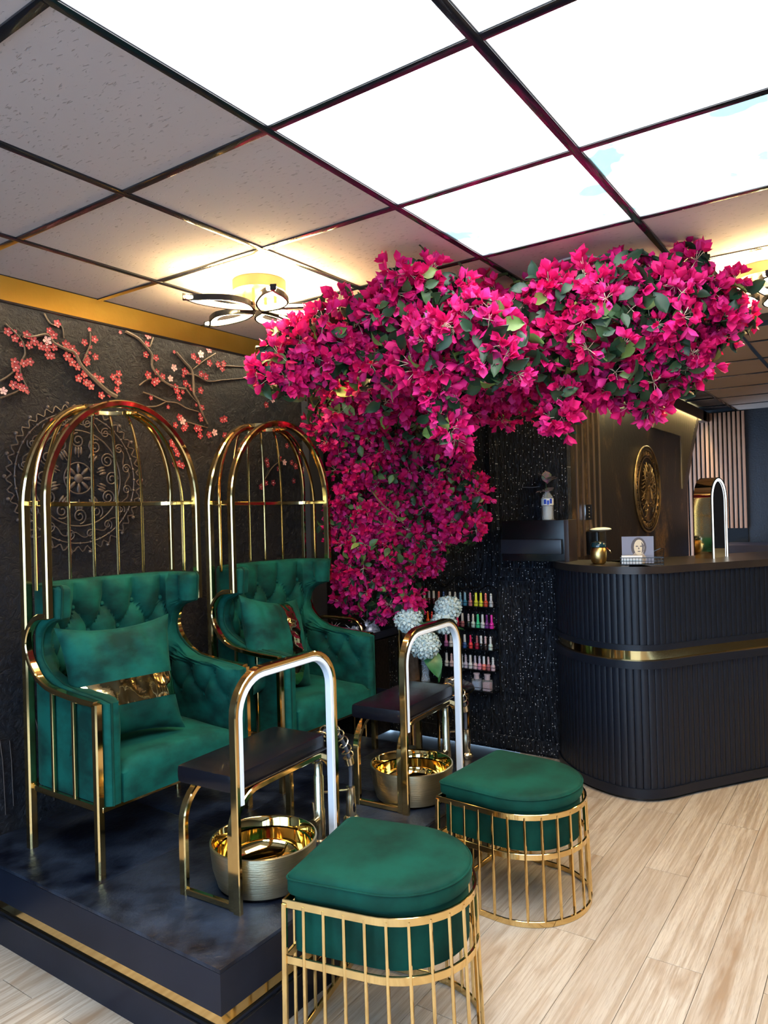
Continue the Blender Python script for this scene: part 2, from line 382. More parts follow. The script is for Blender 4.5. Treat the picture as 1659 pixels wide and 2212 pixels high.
boxo('channel', blackm, (4.5, 8.15, -.006, .004, .006, .05), cs); boxo('diffuser', mat('cove_strip2', (1, .85, .42), .4, em=380), (4.5, 8.15, -.006, .005, -.003, .006), cs)
# slatted wood on the far wall
ws = E('wall_slatted', kind='structure', loc=(X1, 0, 0))
boxo('backing', satinb, (-.012, 0, 1.22, 2.35, .9, ZC), ws)
for k in range(20):
    y = 1.238+.0445*k; z0 = 1.308 if y < 1.72 else .0
    q = MB(); q.cbox(-.035, -.012, y-.0135, y+.0135, z0, ZC-.01, .002); q.build('slat', oakslat, ws)

# ================================================================== PLATFORM
PX0, PX1, PY0, PZ = 1.40, 3.34, 1.562, .295
pf = E('platform', 'low black slate-look platform with a gold mirror band under its overhang', 'platform', (0, 0, 0))
for a, b in ((PX0, 2.05), (2.05, 2.70), (2.70, PX1)):
    for c, d in ((PY0, 2.28), (2.28, YL-.002)):
        q = MB(); q.cbox(a+.0006, b-.0006, c+.0006, d-.0006, PZ-.012, PZ, .0012); q.build('top_panel', platm, pf)
q = MB(); q.box(PX0, PX1, PY0, YL-.002, PZ-.13, PZ-.0125); q.build('upper_body', platside, pf)
q = MB(); q.box(PX0+.008, PX1-.008, PY0+.008, YL-.002, .115, PZ-.13); q.build('gold_band', gold, pf)
q = MB(); q.box(PX0, PX1, PY0, YL-.002, 0, .118); q.build('plinth', platside, pf)
q = MB(); q.tube([(PX0-.003, YL, .113), (PX0-.003, PY0-.003, .113), (PX1, PY0-.003, .113)], (.008, .006), up=(0, 0, 1)); q.build('edge_trim', satinb, pf)

# ================================================================== CHAIRS
def plan(a=.345, ys=.38, b=.15, n=40, e=2.4):
    pts = [V((-a, -.0)), V((-a, ys*.5)), V((-a, ys))]
    for k in range(1, n):
        t = pi*k/n; c = cos(t); s_ = sin(t)
        pts.append(V((-a*math.copysign(abs(c)**(2/e), c), ys+b*abs(s_)**(2/e))))
    pts += [V((a, ys)), V((a, ys*.5)), V((a, 0))]
    return pts
class Path:
    def __init__(s, P):
        s.P = P; s.L = [0]
        for a, b in zip(P, P[1:]): s.L.append(s.L[-1]+(b-a).length)
        s.T = s.L[-1]
    def at(s, t):
        if t < 0: d = (s.P[1]-s.P[0]).normalized(); return s.P[0]+d*t, d
        if t > s.T: d = (s.P[-1]-s.P[-2]).normalized(); return s.P[-1]+d*(t-s.T), d
        i = 1
        while i < len(s.L)-1 and s.L[i] < t: i += 1
        a, b = s.P[i-1], s.P[i]; k = (t-s.L[i-1])/max(1e-9, s.L[i]-s.L[i-1]); d = (b-a).normalized()
        return a+(b-a)*k, d
def smooth_n(pa, t): # averaged inward normal
    d = (pa.at(t+.03)[0]-pa.at(t-.03)[0]).normalized(); return V((d.y, -d.x))
YF = [(.25, -.034), (.612, -.034), (.622, .02), (.634, .15), (.647, .25), (.667, .30), (.687, .34), (.715, .375), (.74, .395), (.785, .405), (.83, .39), (.858, .365), (.878, .33), (.89, .29), (.896, .262), (1.005, .25), (1.018, .26)]
def yf(z):
    for (a, p), (b, q) in zip(YF, YF[1:]):
        if z <= b: return p+(q-p)*(z-a)/(b-a)
    return YF[-1][1]
def make_chair():
    root = E('birdcage_chair', 'green velvet birdcage armchair', 'armchair')
    pa = Path(plan())
    zs = sorted(set([z for z, _ in YF]+[.25+.0165*k for k in range(47)])); zs = [z for z in zs if z <= 1.018]
    NC = 170; TA, TB, ZR = .150, .21, .905
    sh = MB(); outer = []; inner = []
    for z in zs:
        y0 = yf(z); ro = []; ri = []
        for k in range(NC+1):
            t = y0+(pa.T-2*y0)*k/NC; p, d = pa.at(t); nn = smooth_n(pa, t)
            e = min(t-y0, pa.T-y0-t); es = min(1, e/.02); top = min(1, (1.018-z)/.02)
            th = .058+.0
            u, w = (t-pa.T/2)/TA, (z-ZR)/TB
            puff = abs(sin(pi*(u+w)/1)*sin(pi*(u-w)/1))**.38
            fade = min(1, max(0, (z-.42)/.1))*min(1, e/.05)*min(1, max(0, (1.02-z)/.04))
            if z > ZR: puff = abs(sin(pi*u))**.76
            nb_ = min((((u-a_)*TA)**2+((w-b_)*TB)**2) for a_ in (math.floor(u*2)/2, math.ceil(u*2)/2) for b_ in (math.floor(w*2)/2, math.ceil(w*2)/2) if round((a_+b_)*2) % 2 == 0)
            th += fade*(.036*puff-.012-.016*math.exp(-nb_/.0005))
            rnd = .010*(1-sqrt(max(0, 1-(1-es)**2)))+.010*(1-sqrt(max(0, 1-(1-top)**2)))
            po = p+nn*(rnd); pi_ = p+nn*(th-rnd)
            ro.append((po.x, po.y, z)); ri.append((pi_.x, pi_.y, z))
        outer.append(ro); inner.append(ri)
    sh.grid(outer); sh.grid([r[::-1] for r in inner])
    sh.grid([[o[0] for o in outer], [i[0] for i in inner]]); sh.grid([[i[-1] for i in inner], [o[-1] for o in outer]])
    sh.grid([inner[-1], outer[-1]]); sh.grid([outer[0], inner[0]])
    sh.build('backrest', velvet, root, 50, clean=True)
    # buttons at the crossings of the tufting
    bm_ = MB(); bm_.ball((0, 0, 0), .011, 10, 6, sc=(1, 1, 1)); bme = bm_.build('button', velvet, root).data
    first = True
    for a in range(-14, 15):
        for b in range(-5, 1):
            if (a+b) % 2: continue
            t = pa.T/2+a*.5*TA; z = ZR+b*.5*TB
            if z < .48 or z > .95 or t < yf(z)+.07 or t > pa.T-yf(z)-.07: continue
            p, d = pa.at(t); nn = smooth_n(pa, t); q = p+nn*.040
            o = [c for c in root.children if c.name.startswith('button')][0] if first else link('button', bme, root)
            o.location = (q.x, q.y, z); first = False
    # piping along the edges
    pp = MB(); edge = []
    for z in [z for z in zs]: p = pa.at(yf(z))[0]+smooth_n(pa, yf(z))*.018; edge.append((p.x, p.y-.002, z))
    t0 = yf(1.018); top = []
    for k in range(61):
        t = t0+(pa.T-2*t0)*k/60; p = pa.at(t)[0]+smooth_n(pa, t)*.010; top.append((p.x, p.y, 1.016))
    edge2 = [(-x, y, z) for x, y, z in edge][::-1]
    pp.tube(edge+top[1:-1]+edge2, .0045, seg=6); pp.build('piping', velvet2, root)
    # seat
    st = MB(); rows = []
    for i in range(25):
        y = -.035+.44*i/24; row = []
        for k in range(25):
            x = -.285+.57*k/24; ex = 1-abs(x/.285)**6; ey = 1-max(0, (1-(y+.035)/.05))**2 if y < .015 else 1
            z = .345+.045*sqrt(max(0, ex))*sqrt(max(0, ey))+.008*sin(7*x+3)*cos(9*y)
            row.append((x, y, z))
        rows.append(row)
    st.grid(rows); st.grid([[(x, rows[0][0][1], .25+.0) for x, y, z in rows[0]], rows[0]])
    st.grid([[(rows[i][0][0], rows[i][0][1], rows[i][0][2]) for i in range(25)], [(rows[i][0][0], rows[i][0][1], .25) for i in range(25)]])
    st.grid([[(rows[i][-1][0], rows[i][-1][1], .25) for i in range(25)], [rows[i][-1] for i in range(25)]])
    st.grid([rows[-1], [(x, y, .25) for x, y, z in rows[-1]]]); st.box(-.285, .285, -.035, .405, .248, .252)
    st.build('seat', velvet, root, 50, clean=True)
    # gold frame
    B = Path(plan(.357, .38, .165)); rail = [(*B.at(B.T*k/60)[0], .24) for k in range(61)]
    g = MB(); g.tube(rail+[(.357, -.005, .24), (-.357, -.005, .24)], (.018, .022), closed=True, up=(0, 0, 1)); g.build('base_rail', gold, root)
    prof = [(.0, .612), (.13, .618), (.27, .634), (.33, .652), (.375, .68), (.415, .725), (.437, .775), (.435, .815), (.415, .855), (.38, .888), (.34, .903), (.29, .906)]
    prof = cat_rom([(0, y, z) for y, z in prof], 4)
    for s_ in (-1, 1):
        g = MB(); g.tube([(s_*.362, -.0, .0), (s_*.362, 0, .612)], (.030, .030), up=(0, 1, 0)); g.build('leg', gold, root)
        g = MB(); g.tube([(s_*.362, p.y, p.z) for p in prof], (.022, .030), up=(1, 0, 0)); g.build('arm_rail', gold, root)
        arc = [(s_*.352, .455, 0), (s_*.352, .455, .3), (s_*.352, .455, 1.335)]+[(s_*(.085+.267*cos(t)), .455-.04*sin(t), 1.335+.395*sin(t)) for t in [pi/2*k/14 for k in range(1, 15)]]
        g = MB(); g.tube(arc, (.034, .036) if s_ < 0 else (.020, .022), up=(0, 1, 0)); g.build('leg', gold, root)
        for y in (.15, .285):
            g = MB(); g.tube([(s_*.358, y, .24), (s_*.358, y, .63)], (.012, .016), up=(0, 1, 0)); g.build('side_bar', gold, root)
        g = MB(); pts = [(s_*.356, .375, 1.0), (s_*.356, .375, 1.335)]+[(s_*(.10+.256*cos(t)), .375+.02*sin(t), 1.335+.395*sin(t)) for t in [pi/2*k/12 for k in range(1, 13)]]
        g.tube(pts, .0075, seg=8); g.build('cage_rib', gold, root)
    g = MB(); hp = [(-.362, .29, .90), (-.362, .29, 1.335)]+[(-.362*cos(t), .29, 1.335+.41*sin(t)) for t in [pi*k/40 for k in range(1, 40)]]+[(.362, .29, 1.335), (.362, .29, .90)]
    g.tube(hp, (.028, .034), up=(0, 1, 0)); g.build('cage_hoop', gold, root)
    Bt = Path(plan(.350, .40, .135)); g = MB(); n0 = .29
    g.tube([(*Bt.at(n0+(Bt.T-2*n0)*k/50)[0], 1.335) for k in range(51)], (.008, .018), up=(0, 0, 1)); g.build('cage_belt', gold, root)
    g = MB(); g.tube([(.115*cos(2*pi*k/28), .40+.115*sin(2*pi*k/28), 1.733) for k in range(28)], (.006, .018), closed=True, up=(0, 0, 1)); g.build('crown_ring', gold, root)
    for k in range(5):
        x = -.235+.1175*k; y = .40+.135*(1-abs(x/.35)**2.4)**(1/2.4); a = atan2(y-.40, x*1.0); cx, cy = .115*cos(pi/2-x/.235*1.15), .40+.115*sin(pi/2-x/.235*1.15)
        pts = [(x, y, 1.0), (x, y, 1.335)]+[(cx+(x-cx)*cos(t), cy+(y-cy)*cos(t), 1.335+.395*sin(t)) for t in [pi/2*i/14 for i in range(1, 15)]]
        g = MB(); g.tube(pts, .0065, seg=8); g.build('cage_rib', gold, root)
    return root
ch1 = make_chair(); ch2 = dup(ch1)
ch1.location = (1.902, 2.317, PZ); ch2.location = (2.832, 2.305, PZ)
ch1['label'] = 'green velvet armchair under a gold birdcage frame, nearer one at the left'
ch2['label'] = 'green velvet armchair under a gold birdcage frame, farther one beside the pink flowers'
for c in (ch1, ch2): c['group'] = 'birdcage armchairs'

def pillow(label, loc, rot, band_axis, b0, b1, seed):
    e = E('cushion', label, 'cushion', loc, rot=rot, group='green cushions with a gold band')
    rnd = random.Random(seed); ph = [rnd.uniform(0, 6) for _ in range(6)]
    def P(u, v, side, off=0):
        x = u*(.238-.034*(1-v*v)*abs(u)**2); z = v*(.238-.034*(1-u*u)*abs(v)**2)
        edge = max(0, (1-abs(u)**2.6)*(1-abs(v)**2.6)); t = .085*edge**.55
        wr_ = .004*sin(11*u+ph[0]+3*v)*sin(7*v+ph[1])*edge+.003*sin(20*u*v+ph[2])*edge
        wr_ += .007*sin(22*u+ph[3])*max(0, v-.3)*edge*2
        return (x, side*(t+wr_+off), z)
    n = 40
    m = MB()
    for side in (-1, 1):
        rows = [[P(-1+2*k/n, -1+2*i/n, side) for k in range(n+1)] for i in range(n+1)]
        m.grid(rows if side < 0 else [r[::-1] for r in rows])
    m.build('cover', velvet, e, 60, clean=True)
    m = MB()
    for side in (-1, 1):
        rows = []
        for i in range(n+1):
            row = []
            for k in range(11):
                a = -.995+1.99*i/n; b = b0+(b1-b0)*k/10; u, v = (a, b) if band_axis == 'x' else (b, a)
                x, y, z = P(u, v, side, .002); y += side*.0015*sin(31*a+ph[4]+8*b)*max(0, 1-abs(a)**3)
                row.append((x, y, z))
            rows.append(row)
        m.grid(rows)
    m.build('gold_band', mat('gold_foil', (.80, .60, .27), .09, 1, nb=.25, bs=9), e, 60)
    return e
pillow('green velvet cushion with a horizontal gold band leaning in the nearer armchair', (1.785, 2.51, .925), (R(-14), R(0), R(-10)), 'x', -.40, .0, 1)
pillow('green velvet cushion with an upright gold band in the farther armchair', (2.68, 2.52, .925), (R(-16), R(9), R(6)), 'z', .06, .46, 5)

# ================================================================== FOOTREST BENCHES
def arch(x0, x1, y, z0, z1, r, n=8):
    pts = [(x0, y, z0), (x0, y, z1-r)]+[(x0+r-r*cos(t), y, z1-r+r*sin(t)) for t in [pi/2*k/n for k in range(1, n+1)]]
    pts += [(x1-r+r*sin(t), y, z1-r+r*cos(t)) for t in [pi/2*k/n for k in range(0, n+1)]]+[(x1, y, z0)]
    return pts
def make_bench():
    e = E('footrest_bench', 'bench', 'footrest')
    Lx = .56
    m = MB(); m.tube(arch(-.004, Lx-.02, -.012, 0, .755, .135), (.018, .030), up=(0, 1, 0)); m.build('tall_arch', gold, e)
    q = arch(.016, Lx-.040, -.012, .34, .735, .118); q[-1] = (q[-1][0], q[-1][1], .01)
    m = MB(); m.tube(q, (.018, .030), up=(0, 1, 0)); m.build('white_strip', whiteled, e)
    m = MB(); m.tube(arch(.006, Lx+.012, .016, 0, .360, .125), (.022, .030), up=(0, 1, 0)); m.build('front_frame', gold, e)
    m = MB(); m.tube(arch(.006, Lx+.012, .235, 0, .360, .125), (.022, .030), up=(0, 1, 0)); m.build('rear_frame', gold, e)
    for x in (.006,):
        m = MB(); m.tube([(x, .016, .012), (x, .235, .012)], (.018, .022), up=(0, 0, 1)); m.build('foot_rail', gold, e)
    m = MB(); m.cbox(.0, Lx-.048, .006, .256, .372, .432, .020); m.build('padded_top', leather, e, 60)
    m = MB(); m.tube([(.025, .003, .376), (Lx-.05, .003, .376), (Lx-.05, .249, .376), (.025, .249, .376)], .003, closed=True, seg=6); m.build('piping', leather, e)
    return e
b1 = make_bench(); b1.location = (1.636, 1.742, PZ); b1.rotation_euler = (0, 0, R(3.5)); b2 = dup(b1); b2.location = (2.553, 1.700, PZ)
b1['label'] = 'gold arched footrest with a black leather top in front of the nearer armchair'
b2['label'] = 'gold arched footrest with a black leather top in front of the farther armchair'
for b in (b1, b2): b['group'] = 'arched pedicure footrests'

def make_basin():
    e = E('foot_basin', 'basin', 'basin')
    m = MB(); m.lathe([(.0, .001), (.145, .001), (.160, .012), (.176, .07), (.184, .145), (.184, .15), (.178, .152)], 56, cap=False); m.build('outer_shell', goldb, e)
    m = MB(); m.lathe([(.178, .152), (.174, .146), (.166, .118), (.160, .114), (.156, .080), (.146, .050), (.120, .030), (.08, .020), (.03, .016), (0, .016)], 56, cap=False); m.build('inner_bowl', goldin, e)
    m = MB(); m.lathe([(0, .026), (.022, .026), (.026, .022), (.026, .014)], 20); m.build('drain', goldin, e)
    return e
ba1 = make_basin(); ba1.location = (1.838, 1.812, PZ); ba2 = dup(ba1); ba2.location = (2.735, 1.775, PZ)
ba1['label'] = 'round gold foot basin under the nearer footrest'; ba2['label'] = 'round gold foot basin under the farther footrest'
for b in (ba1, ba2): b['group'] = 'gold foot basins'

def make_faucet():
    e = E('spray_faucet', 'faucet', 'faucet')
    m = MB(); m.lathe([(0, 0), (.030, 0), (.030, .006), (.022, .010), (.022, .12), (.019, .124), (.019, .25), (.016, .254), (.016, .30), (0, .30)], 24); m.build('column', brass, e)
    m = MB(); m.tube([(0, 0, .085), (-.055, -.012, .085)], .016, seg=14); m.tube([(-.042, -.01, .095), (-.052, -.012, .165)], .004, seg=8); m.build('lever', brass, e)
    hose = cat_rom([(0, 0, .29), (.0, 0, .36), (.03, 0, .405), (.08, 0, .41), (.13, 0, .375), (.175, 0, .31), (.195, 0, .26)], 12)
    m = MB(); m.tube(hose+[(.203, 0, .20), (.200, 0, .145)], .0075, seg=8); m.build('hose', rubber, e)
    m = MB(); P2 = [V(p) for p in hose[2:-1]]; pts = []
    nt_ = 11; K = 12
    for i in range(nt_*K+1):
        s_ = i/(nt_*K)*(len(P2)-1); a = int(min(s_, len(P2)-2)); p = P2[a].lerp(P2[a+1], s_-a); d = (P2[a+1]-P2[a]).normalized(); x = V((0, 1, 0)); y = d.cross(x)
        an = 2*pi*i/K; pts.append(p+(x*cos(an)+y*sin(an))*.0215)
    m.tube(pts, .0032, seg=5); m.build('spring', brass, e)
    m = MB(); m.tube([(.190, 0, .268), (.199, 0, .238)], .019, seg=14); m.build('collar', brass, e)
    m = MB(); m.tube([(.012, 0, .18), (.19, -.0, .135)], .005, seg=8); m.build('support_arm', brass, e)
    h = MB(); h.lathe([(0, -.018), (.033, -.018), (.035, -.008), (.032, .002), (.022, .010), (.020, .085), (.0185, .088), (.0185, .125), (0, .127)], 22); s = h.build('spray_head', brass, e, loc=(.200, 0, .018))
    k = MB(); k.ball((0, 0, 0), .008, 10, 6, sc=(1.0, .6, 2.6)); k.build('spray_button', satinb, s, loc=(-.004, -.0195, .045))
    return e
f1 = make_faucet(); f1.location = (2.178, 1.845, PZ); f2 = dup(f1); f2.location = (3.115, 1.815, PZ)
f1['label'] = 'brushed brass faucet with spring hose and spray head at the nearer basin'
f2['label'] = 'brushed brass faucet with spring hose and spray head at the farther basin'
for b in (f1, f2): b['group'] = 'spring hose faucets'

# ================================================================== STOOLS
def dshape(w, d, sc=1, n=24, off=0):
    w = w*sc+off; pts = [(-w, off), (w, off)]
    dl = d*sc-w
    k0 = [(w*cos(t), -dl-w*sin(t)*.96) for t in [pi*k/n for k in range(n+1)]]
    return pts+k0
def round_poly(poly, r, n=4):
    out = []; N_ = len(poly)
    for i in range(N_):
        a, b, c = V(poly[i-1]), V(poly[i]), V(poly[(i+1) % N_]); d1 = (a-b); d2 = (c-b)
        if d1.length > r*1.5 and d2.length > r*1.5 and abs(d1.normalized().dot(d2.normalized())) < .5:
            p, q = b+d1.normalized()*r, b+d2.normalized()*r
            for k in range(n+1):
                t = k/n; out.append(tuple((1-t)**2*p+2*t*(1-t)*b+t*t*q))
        else: out.append(tuple(b))
    return out
def make_stool():
    e = E('d_shaped_stool', 'stool', 'stool'); w, d = .246, .515
    top = round_poly(dshape(w-.008, d-.012), .03)
    m = MB(); rings = []
    for z, o in ((.408, -.012), (.411, -.002), (.421, .002), (.445, .002), (.456, -.002), (.463, -.010), (.467, -.03)):
        cy = -.22; rings.append([(x*(1+o/.23), cy+(y-cy)*(1+o/.24), z) for x, y in top])
    rings.append([(x*.5, -.22+(y+.22)*.5  , .470) for x, y in top]); rings.append([(x*.02, -.22+(y+.22)*.02  , .471) for x, y in top])
    m.grid(rings, closed=True); m.add(rings[0], [tuple(range(len(rings[0])))[::-1]]); m.add(rings[-1], [tuple(range(len(rings[-1])))]); m.build('seat_pad', velvet2, e, 50, clean=True)
    s = rings[3]; q = MB(); q.tube([(x*1.003, y*1.0+.0006, .452) for x, y, z in s], .0028, closed=True, seg=6); q.build('piping', velvet2, e)
    drum = round_poly(dshape(w-.025, d-.035, off=0), .03); m = MB(); m.prism([(x, y-.012) for x, y in drum], .262, .408); m.build('seat_drum', velvet2, e, 40)
    def ring(z, sc, h, name):
        p = dshape(w, d, sc); cy = 0; q = MB(); q.tube([(x, y+(sc-1)*.10, z) for x, y in p], (.008, h), closed=True, up=(0, 0, 1)); q.build(name, gold, e)
    ring(.392, 1.0, .022, 'top_ring'); ring(.250, 1.008, .022, 'middle_ring'); ring(.011, 1.03, .022, 'base_ring')
    P1 = Path([V(p) for p in dshape(w, d, 1.0, 40)]+[V((-w, 0))]); P2 = Path([V((x, y+.003)) for x, y in dshape(w, d, 1.03, 40)]+[V((-w*1.03, .003))])
    n = 28
    for k in range(n):
        a = P1.at(P1.T*k/n)[0]; b = P2.at(P2.T*k/n)[0]; c = k in (0,) or k == round(n*.47/1.74)
        q = MB(); q.tube([(b.x, b.y, .01), (a.x, a.y, .392)], (.016, .016) if c else (.0095, .0095), up=(0, 1, 0)); q.build('rod', gold, e)
    return e
s1 = make_stool(); s1.location = (1.782, 1.511, 0); s1.rotation_euler = (0, 0, R(12.5)); s2 = dup(s1); s2.location = (2.775, 1.505, 0); s2.rotation_euler = (0, 0, R(-4))
s1.scale = (.935, .985, 1.12); s2.scale = (1, .985, 1.03)
s1['label'] = 'green velvet stool on a gold rod cage in the foreground, nearest one'
s2['label'] = 'green velvet stool on a gold rod cage between the platform and the desk'
for b in (s1, s2): b['group'] = 'green cage stools'

# ================================================================== RECEPTION DESK
dp = cat_rom([(4.318, 1.70, 0), (4.18, 1.62, 0), (4.03, 1.475, 0), (3.94, 1.30, 0), (3.925, 1.14, 0), (4.00, 1.015, 0), (4.22, .875, 0), (4.63, .60, 0), (5.04, .325, 0), (5.45, .05, 0)], 16)
DP = Path([V((p.x, p.y)) for p in dp])
def doff(t, o): p = DP.at(t)[0]; d = (DP.at(t+.03)[0]-DP.at(t-.03)[0]).normalized(); return p+V((-d.y, d.x))*o, d
de = E('reception_desk', 'tall matt black reception desk with ribbed front, rounded end and a gold band', 'desk')
def strip(name, m, o0, o1, z0, z1, of2=None):
    q = MB(); K = 90; a = [doff(DP.T*k/K, o0)[0] for k in range(K+1)]; b = [doff(DP.T*k/K, o1 if of2 is None else of2(DP.T*k/K))[0] for k in range(K+1)]
    rows = [[(*p, z0) for p in a], [(*p, z1) for p in a], [(*p, z1) for p in b], [(*p, z0) for p in b], [(*p, z0) for p in a]]
    q.grid([r[::-1] for r in rows]); q.add([(*a[0], z0), (*a[0], z1), (*b[0], z1), (*b[0], z0)], [(0, 1, 2, 3)]); q.add([(*a[-1], z0), (*a[-1], z1), (*b[-1], z1), (*b[-1], z0)], [(3, 2, 1, 0)])
    return q.build(name, m, de, 30)
strip('desk_top', desktop, -.018, .3, 1.200, 1.240, lambda t: .24 if t < .25 else .24+.26*min(1, (t-.25)/.5))
strip('front_panel', satinb, .006, .03, .05, 1.20)
strip('middle_trim', deskm, -.016, .02, .795, .826); strip('gold_band', gold, .0, .02, .742, .795); strip('middle_trim', deskm, -.020, .02, .700, .742)
strip('base_trim', deskm, -.016, .02, .020, .068); strip('toe_kick', satinb, .008, .04, 0, .022)
sw = .0365; ns = int(DP.T/sw)
def slatmesh(h):
    q = MB(); pts = [(sw*.49*-1, 0), (-sw*.47, -.0105), (-sw*.36, -.0128), (0, -.0142), (sw*.36, -.0128), (sw*.47, -.0105), (sw*.49, 0)]
    q.prism(pts[::-1] if False else pts, 0, h); me = bpy.data.meshes.new('slat'); me.from_pydata(q.v, [], q.f); me.materials.append(deskm); me.shade_smooth(); me.set_sharp_from_angle(angle=R(50)); return me
su, sl = slatmesh(.374), slatmesh(.632)
for k in range(ns):
    p, d = doff(sw*(k+.5)+.004, .006); rz = atan2(d.y, d.x)
    link('slat', su, de, (p.x, p.y, .826), (0, 0, rz)); link('slat', sl, de, (p.x, p.y, .068), (0, 0, rz))
def face(lx, ly, lz=1.24, name='x', label='', cat='', rz=R(-74)): return E(name, label, cat, (lx, ly, lz), rz)
e = face(4.07, 1.350, name='gold_canister', label='rounded gold canister with a glossy dark lid on the desk', cat='canister')
m = MB(); m.lathe([(0, 0), (.028, 0), (.038, .008), (.046, .04), (.045, .075), (.038, .092), (0, .094)], 28); m.build('body', mat('satin_gold', (.75, .52, .2), .3, 1), e)
m = MB(); m.lathe([(.034, .090), (.042, .096), (.043, .108), (.036, .122), (.015, .128), (0, .129)], 28); m.build('lid', mat('petrol_gloss', (.008, .04, .06), .08, coat=.6), e)
m = MB(); m.tube([(.045, 0, .09), (.062, -.005, .075), (.068, -.005, .06)], .003, seg=6); m.build('clasp', gold, e)
e = face(4.075, 1.115, name='wire_basket', label='black wire basket holding leaflets on the desk', cat='basket')
m = MB()
for z in (.004, .022, .040): m.tube([(-.11, -.05, z), (.11, -.05, z), (.11, .05, z), (-.11, .05, z)], .0016 if z < .03 else .0024, closed=True, seg=5)
m.tube([(.0, .055, .04), (.10, .055, .085), (.115, .02, .085), (.11, -.03, .04)], .002, seg=5)
for k in range(15): x = -.11+.22*k/14; m.tube([(x, -.05, .04), (x, -.05, .002), (x, .05, .002), (x, .05, .04)], .0011, seg=4)
for k in range(4): m.tube([(.05+.015*k, .052, .042+.008*k), (.112, .03, .042+.01*k)], .001, seg=4)
m.build('wire_frame', satinb, e)
e = face(4.062, 1.155, 1.262, 'white_carton', 'low white carton lying in the wire basket', 'box'); boxo('carton_body', plastic_w, (-.062, .045, -.040, -.005, -.016, .030), e, .002); boxo('carton_band', mat('pale_print', (.55, .68, .72), .5), (-.0625, .0455, -.0405, -.0045, -.002, .004), e)
e = face(4.095, 1.135, 1.245, 'portrait_card', 'slate-blue card printed with a pale face, standing in the wire basket', 'card')
boxo('card_sheet', mat('slate_blue_card', (.17, .18, .26), .35), (-.088, .078, .0, .003, 0, .148), e)
def flat(poly, name, m, par, y=-.0006):
    q = MB(); q.add([(x, y, z) for x, z in poly], [tuple(range(len(poly)))]); return q.build(name, m, par)
el = lambda cx, cz, a, b, n=18: [(cx+a*cos(2*pi*k/n), cz+b*sin(2*pi*k/n)) for k in range(n)]
ivory = mat('printed_ivory', (.62, .55, .42), .5); pgrey = mat('printed_grey', (.10, .09, .10), .5)
flat(el(0, .088, .040, .055), 'printed_hood', mat('printed_hood', (.07, .06, .07), .5), e, -.0004); flat([(-.045, .03), (-.02, .0), (.03, .0), (.04, .03), (.02, .06), (-.02, .06)], 'printed_shoulder', mat('printed_sand', (.35, .30, .26), .5), e, -.0006)
flat(el(.002, .088, .027, .043), 'printed_face', ivory, e, -.0008)
for sx in (-1, 1): flat(el(.002+sx*.011, .094, .007, .0035, 10), 'printed_eye', pgrey, e, -.001)
flat([(.0, .092), (.005, .078), (-.003, .078)], 'printed_nose', pgrey, e, -.001); flat(el(.002, .066, .009, .003, 10), 'printed_mouth', pgrey, e, -.001); flat([(.014, .120), (.028, .10), (.026, .07), (.014, .052), (.018, .085)], 'printed_shadow', pgrey, e, -.001)
# arch mirror on the desk
e = E('arch_table_mirror', 'arched gold-sided mirror with a lit rim standing on the desk', 'mirror', (4.745, .835, 1.24), R(-11.5))
def archp(w, h, n=20): return [(-w, 0), (-w, h-w)]+[(-w*cos(t), h-w+w*1.0*sin(t)) for t in [pi*k/n for k in range(1, n)]]+[(w, h-w), (w, 0)]
A = archp(.125, .48); Bq = archp(.112, .467)
m = MB(); rows = [[(x, 0, z) for x, z in A], [(x, .10, z) for x, z in A]]; m.grid(rows); m.build('gold_side', mat('mirror_gold', (.75, .55, .30), .05, 1), e, 30)
m = MB(); m.grid([[(x, -.0, z) for x, z in A], [(x*.88, -.0, z*.985) for x, z in A]]); m.build('rim', satinb, e)
m = MB(); m.grid([[(x*.88, -.001, z*.985) for x, z in A], [(x*.74, -.001, z*.955) for x, z in A]]); m.build('lit_edge', coldled, e)
m = MB(); m.add([(x*.74, .004, z*.955) for x, z in A], [tuple(range(len(A)))]); m.add([(x, .10, z) for x, z in A], [tuple(range(len(A)))[::-1]]); m.build('mirror_glass', mat('mirror_silver', (.5, .52, .55), .02, 1), e)

# ================================================================== THINGS ON THE INNER WALL
e = E('soap_dispenser', 'gold wall dispenser with a white oval top beside the desk', 'dispenser', (4.76, YB, 1.33))
m = MB(); m.cbox(-.08, .08, -.07, 0, -.07, .07, .01); m.build('body', gold, e); m = MB(); m.cbox(-.125, -.082, -.08, -.001, -.075, .075, .008); m.build('side_block', satinb, e)
m = MB(); m.ball((0, -.06, .085), .09, 20, 8, sc=(1.2, .7, .15)); m.build('lid', plastic_w, e)
e = E('wall_socket', 'small black wall socket above the dispenser', 'socket', (4.68, YB, 1.53))
m = MB(); m.cbox(-.065, .065, -.012, 0, -.05, .05, .004); m.build('plate', satinb, e); m = MB(); m.cbox(-.078, -.066, -.016, 0, -.05, .05, .002); m.build('edge_strip', chrome, e)
for z in (-.03, -.01, .01, .03):
    m = MB(); m.ball((.0, -.013, z), .005, 8, 4); m.build('screw', chrome, e)
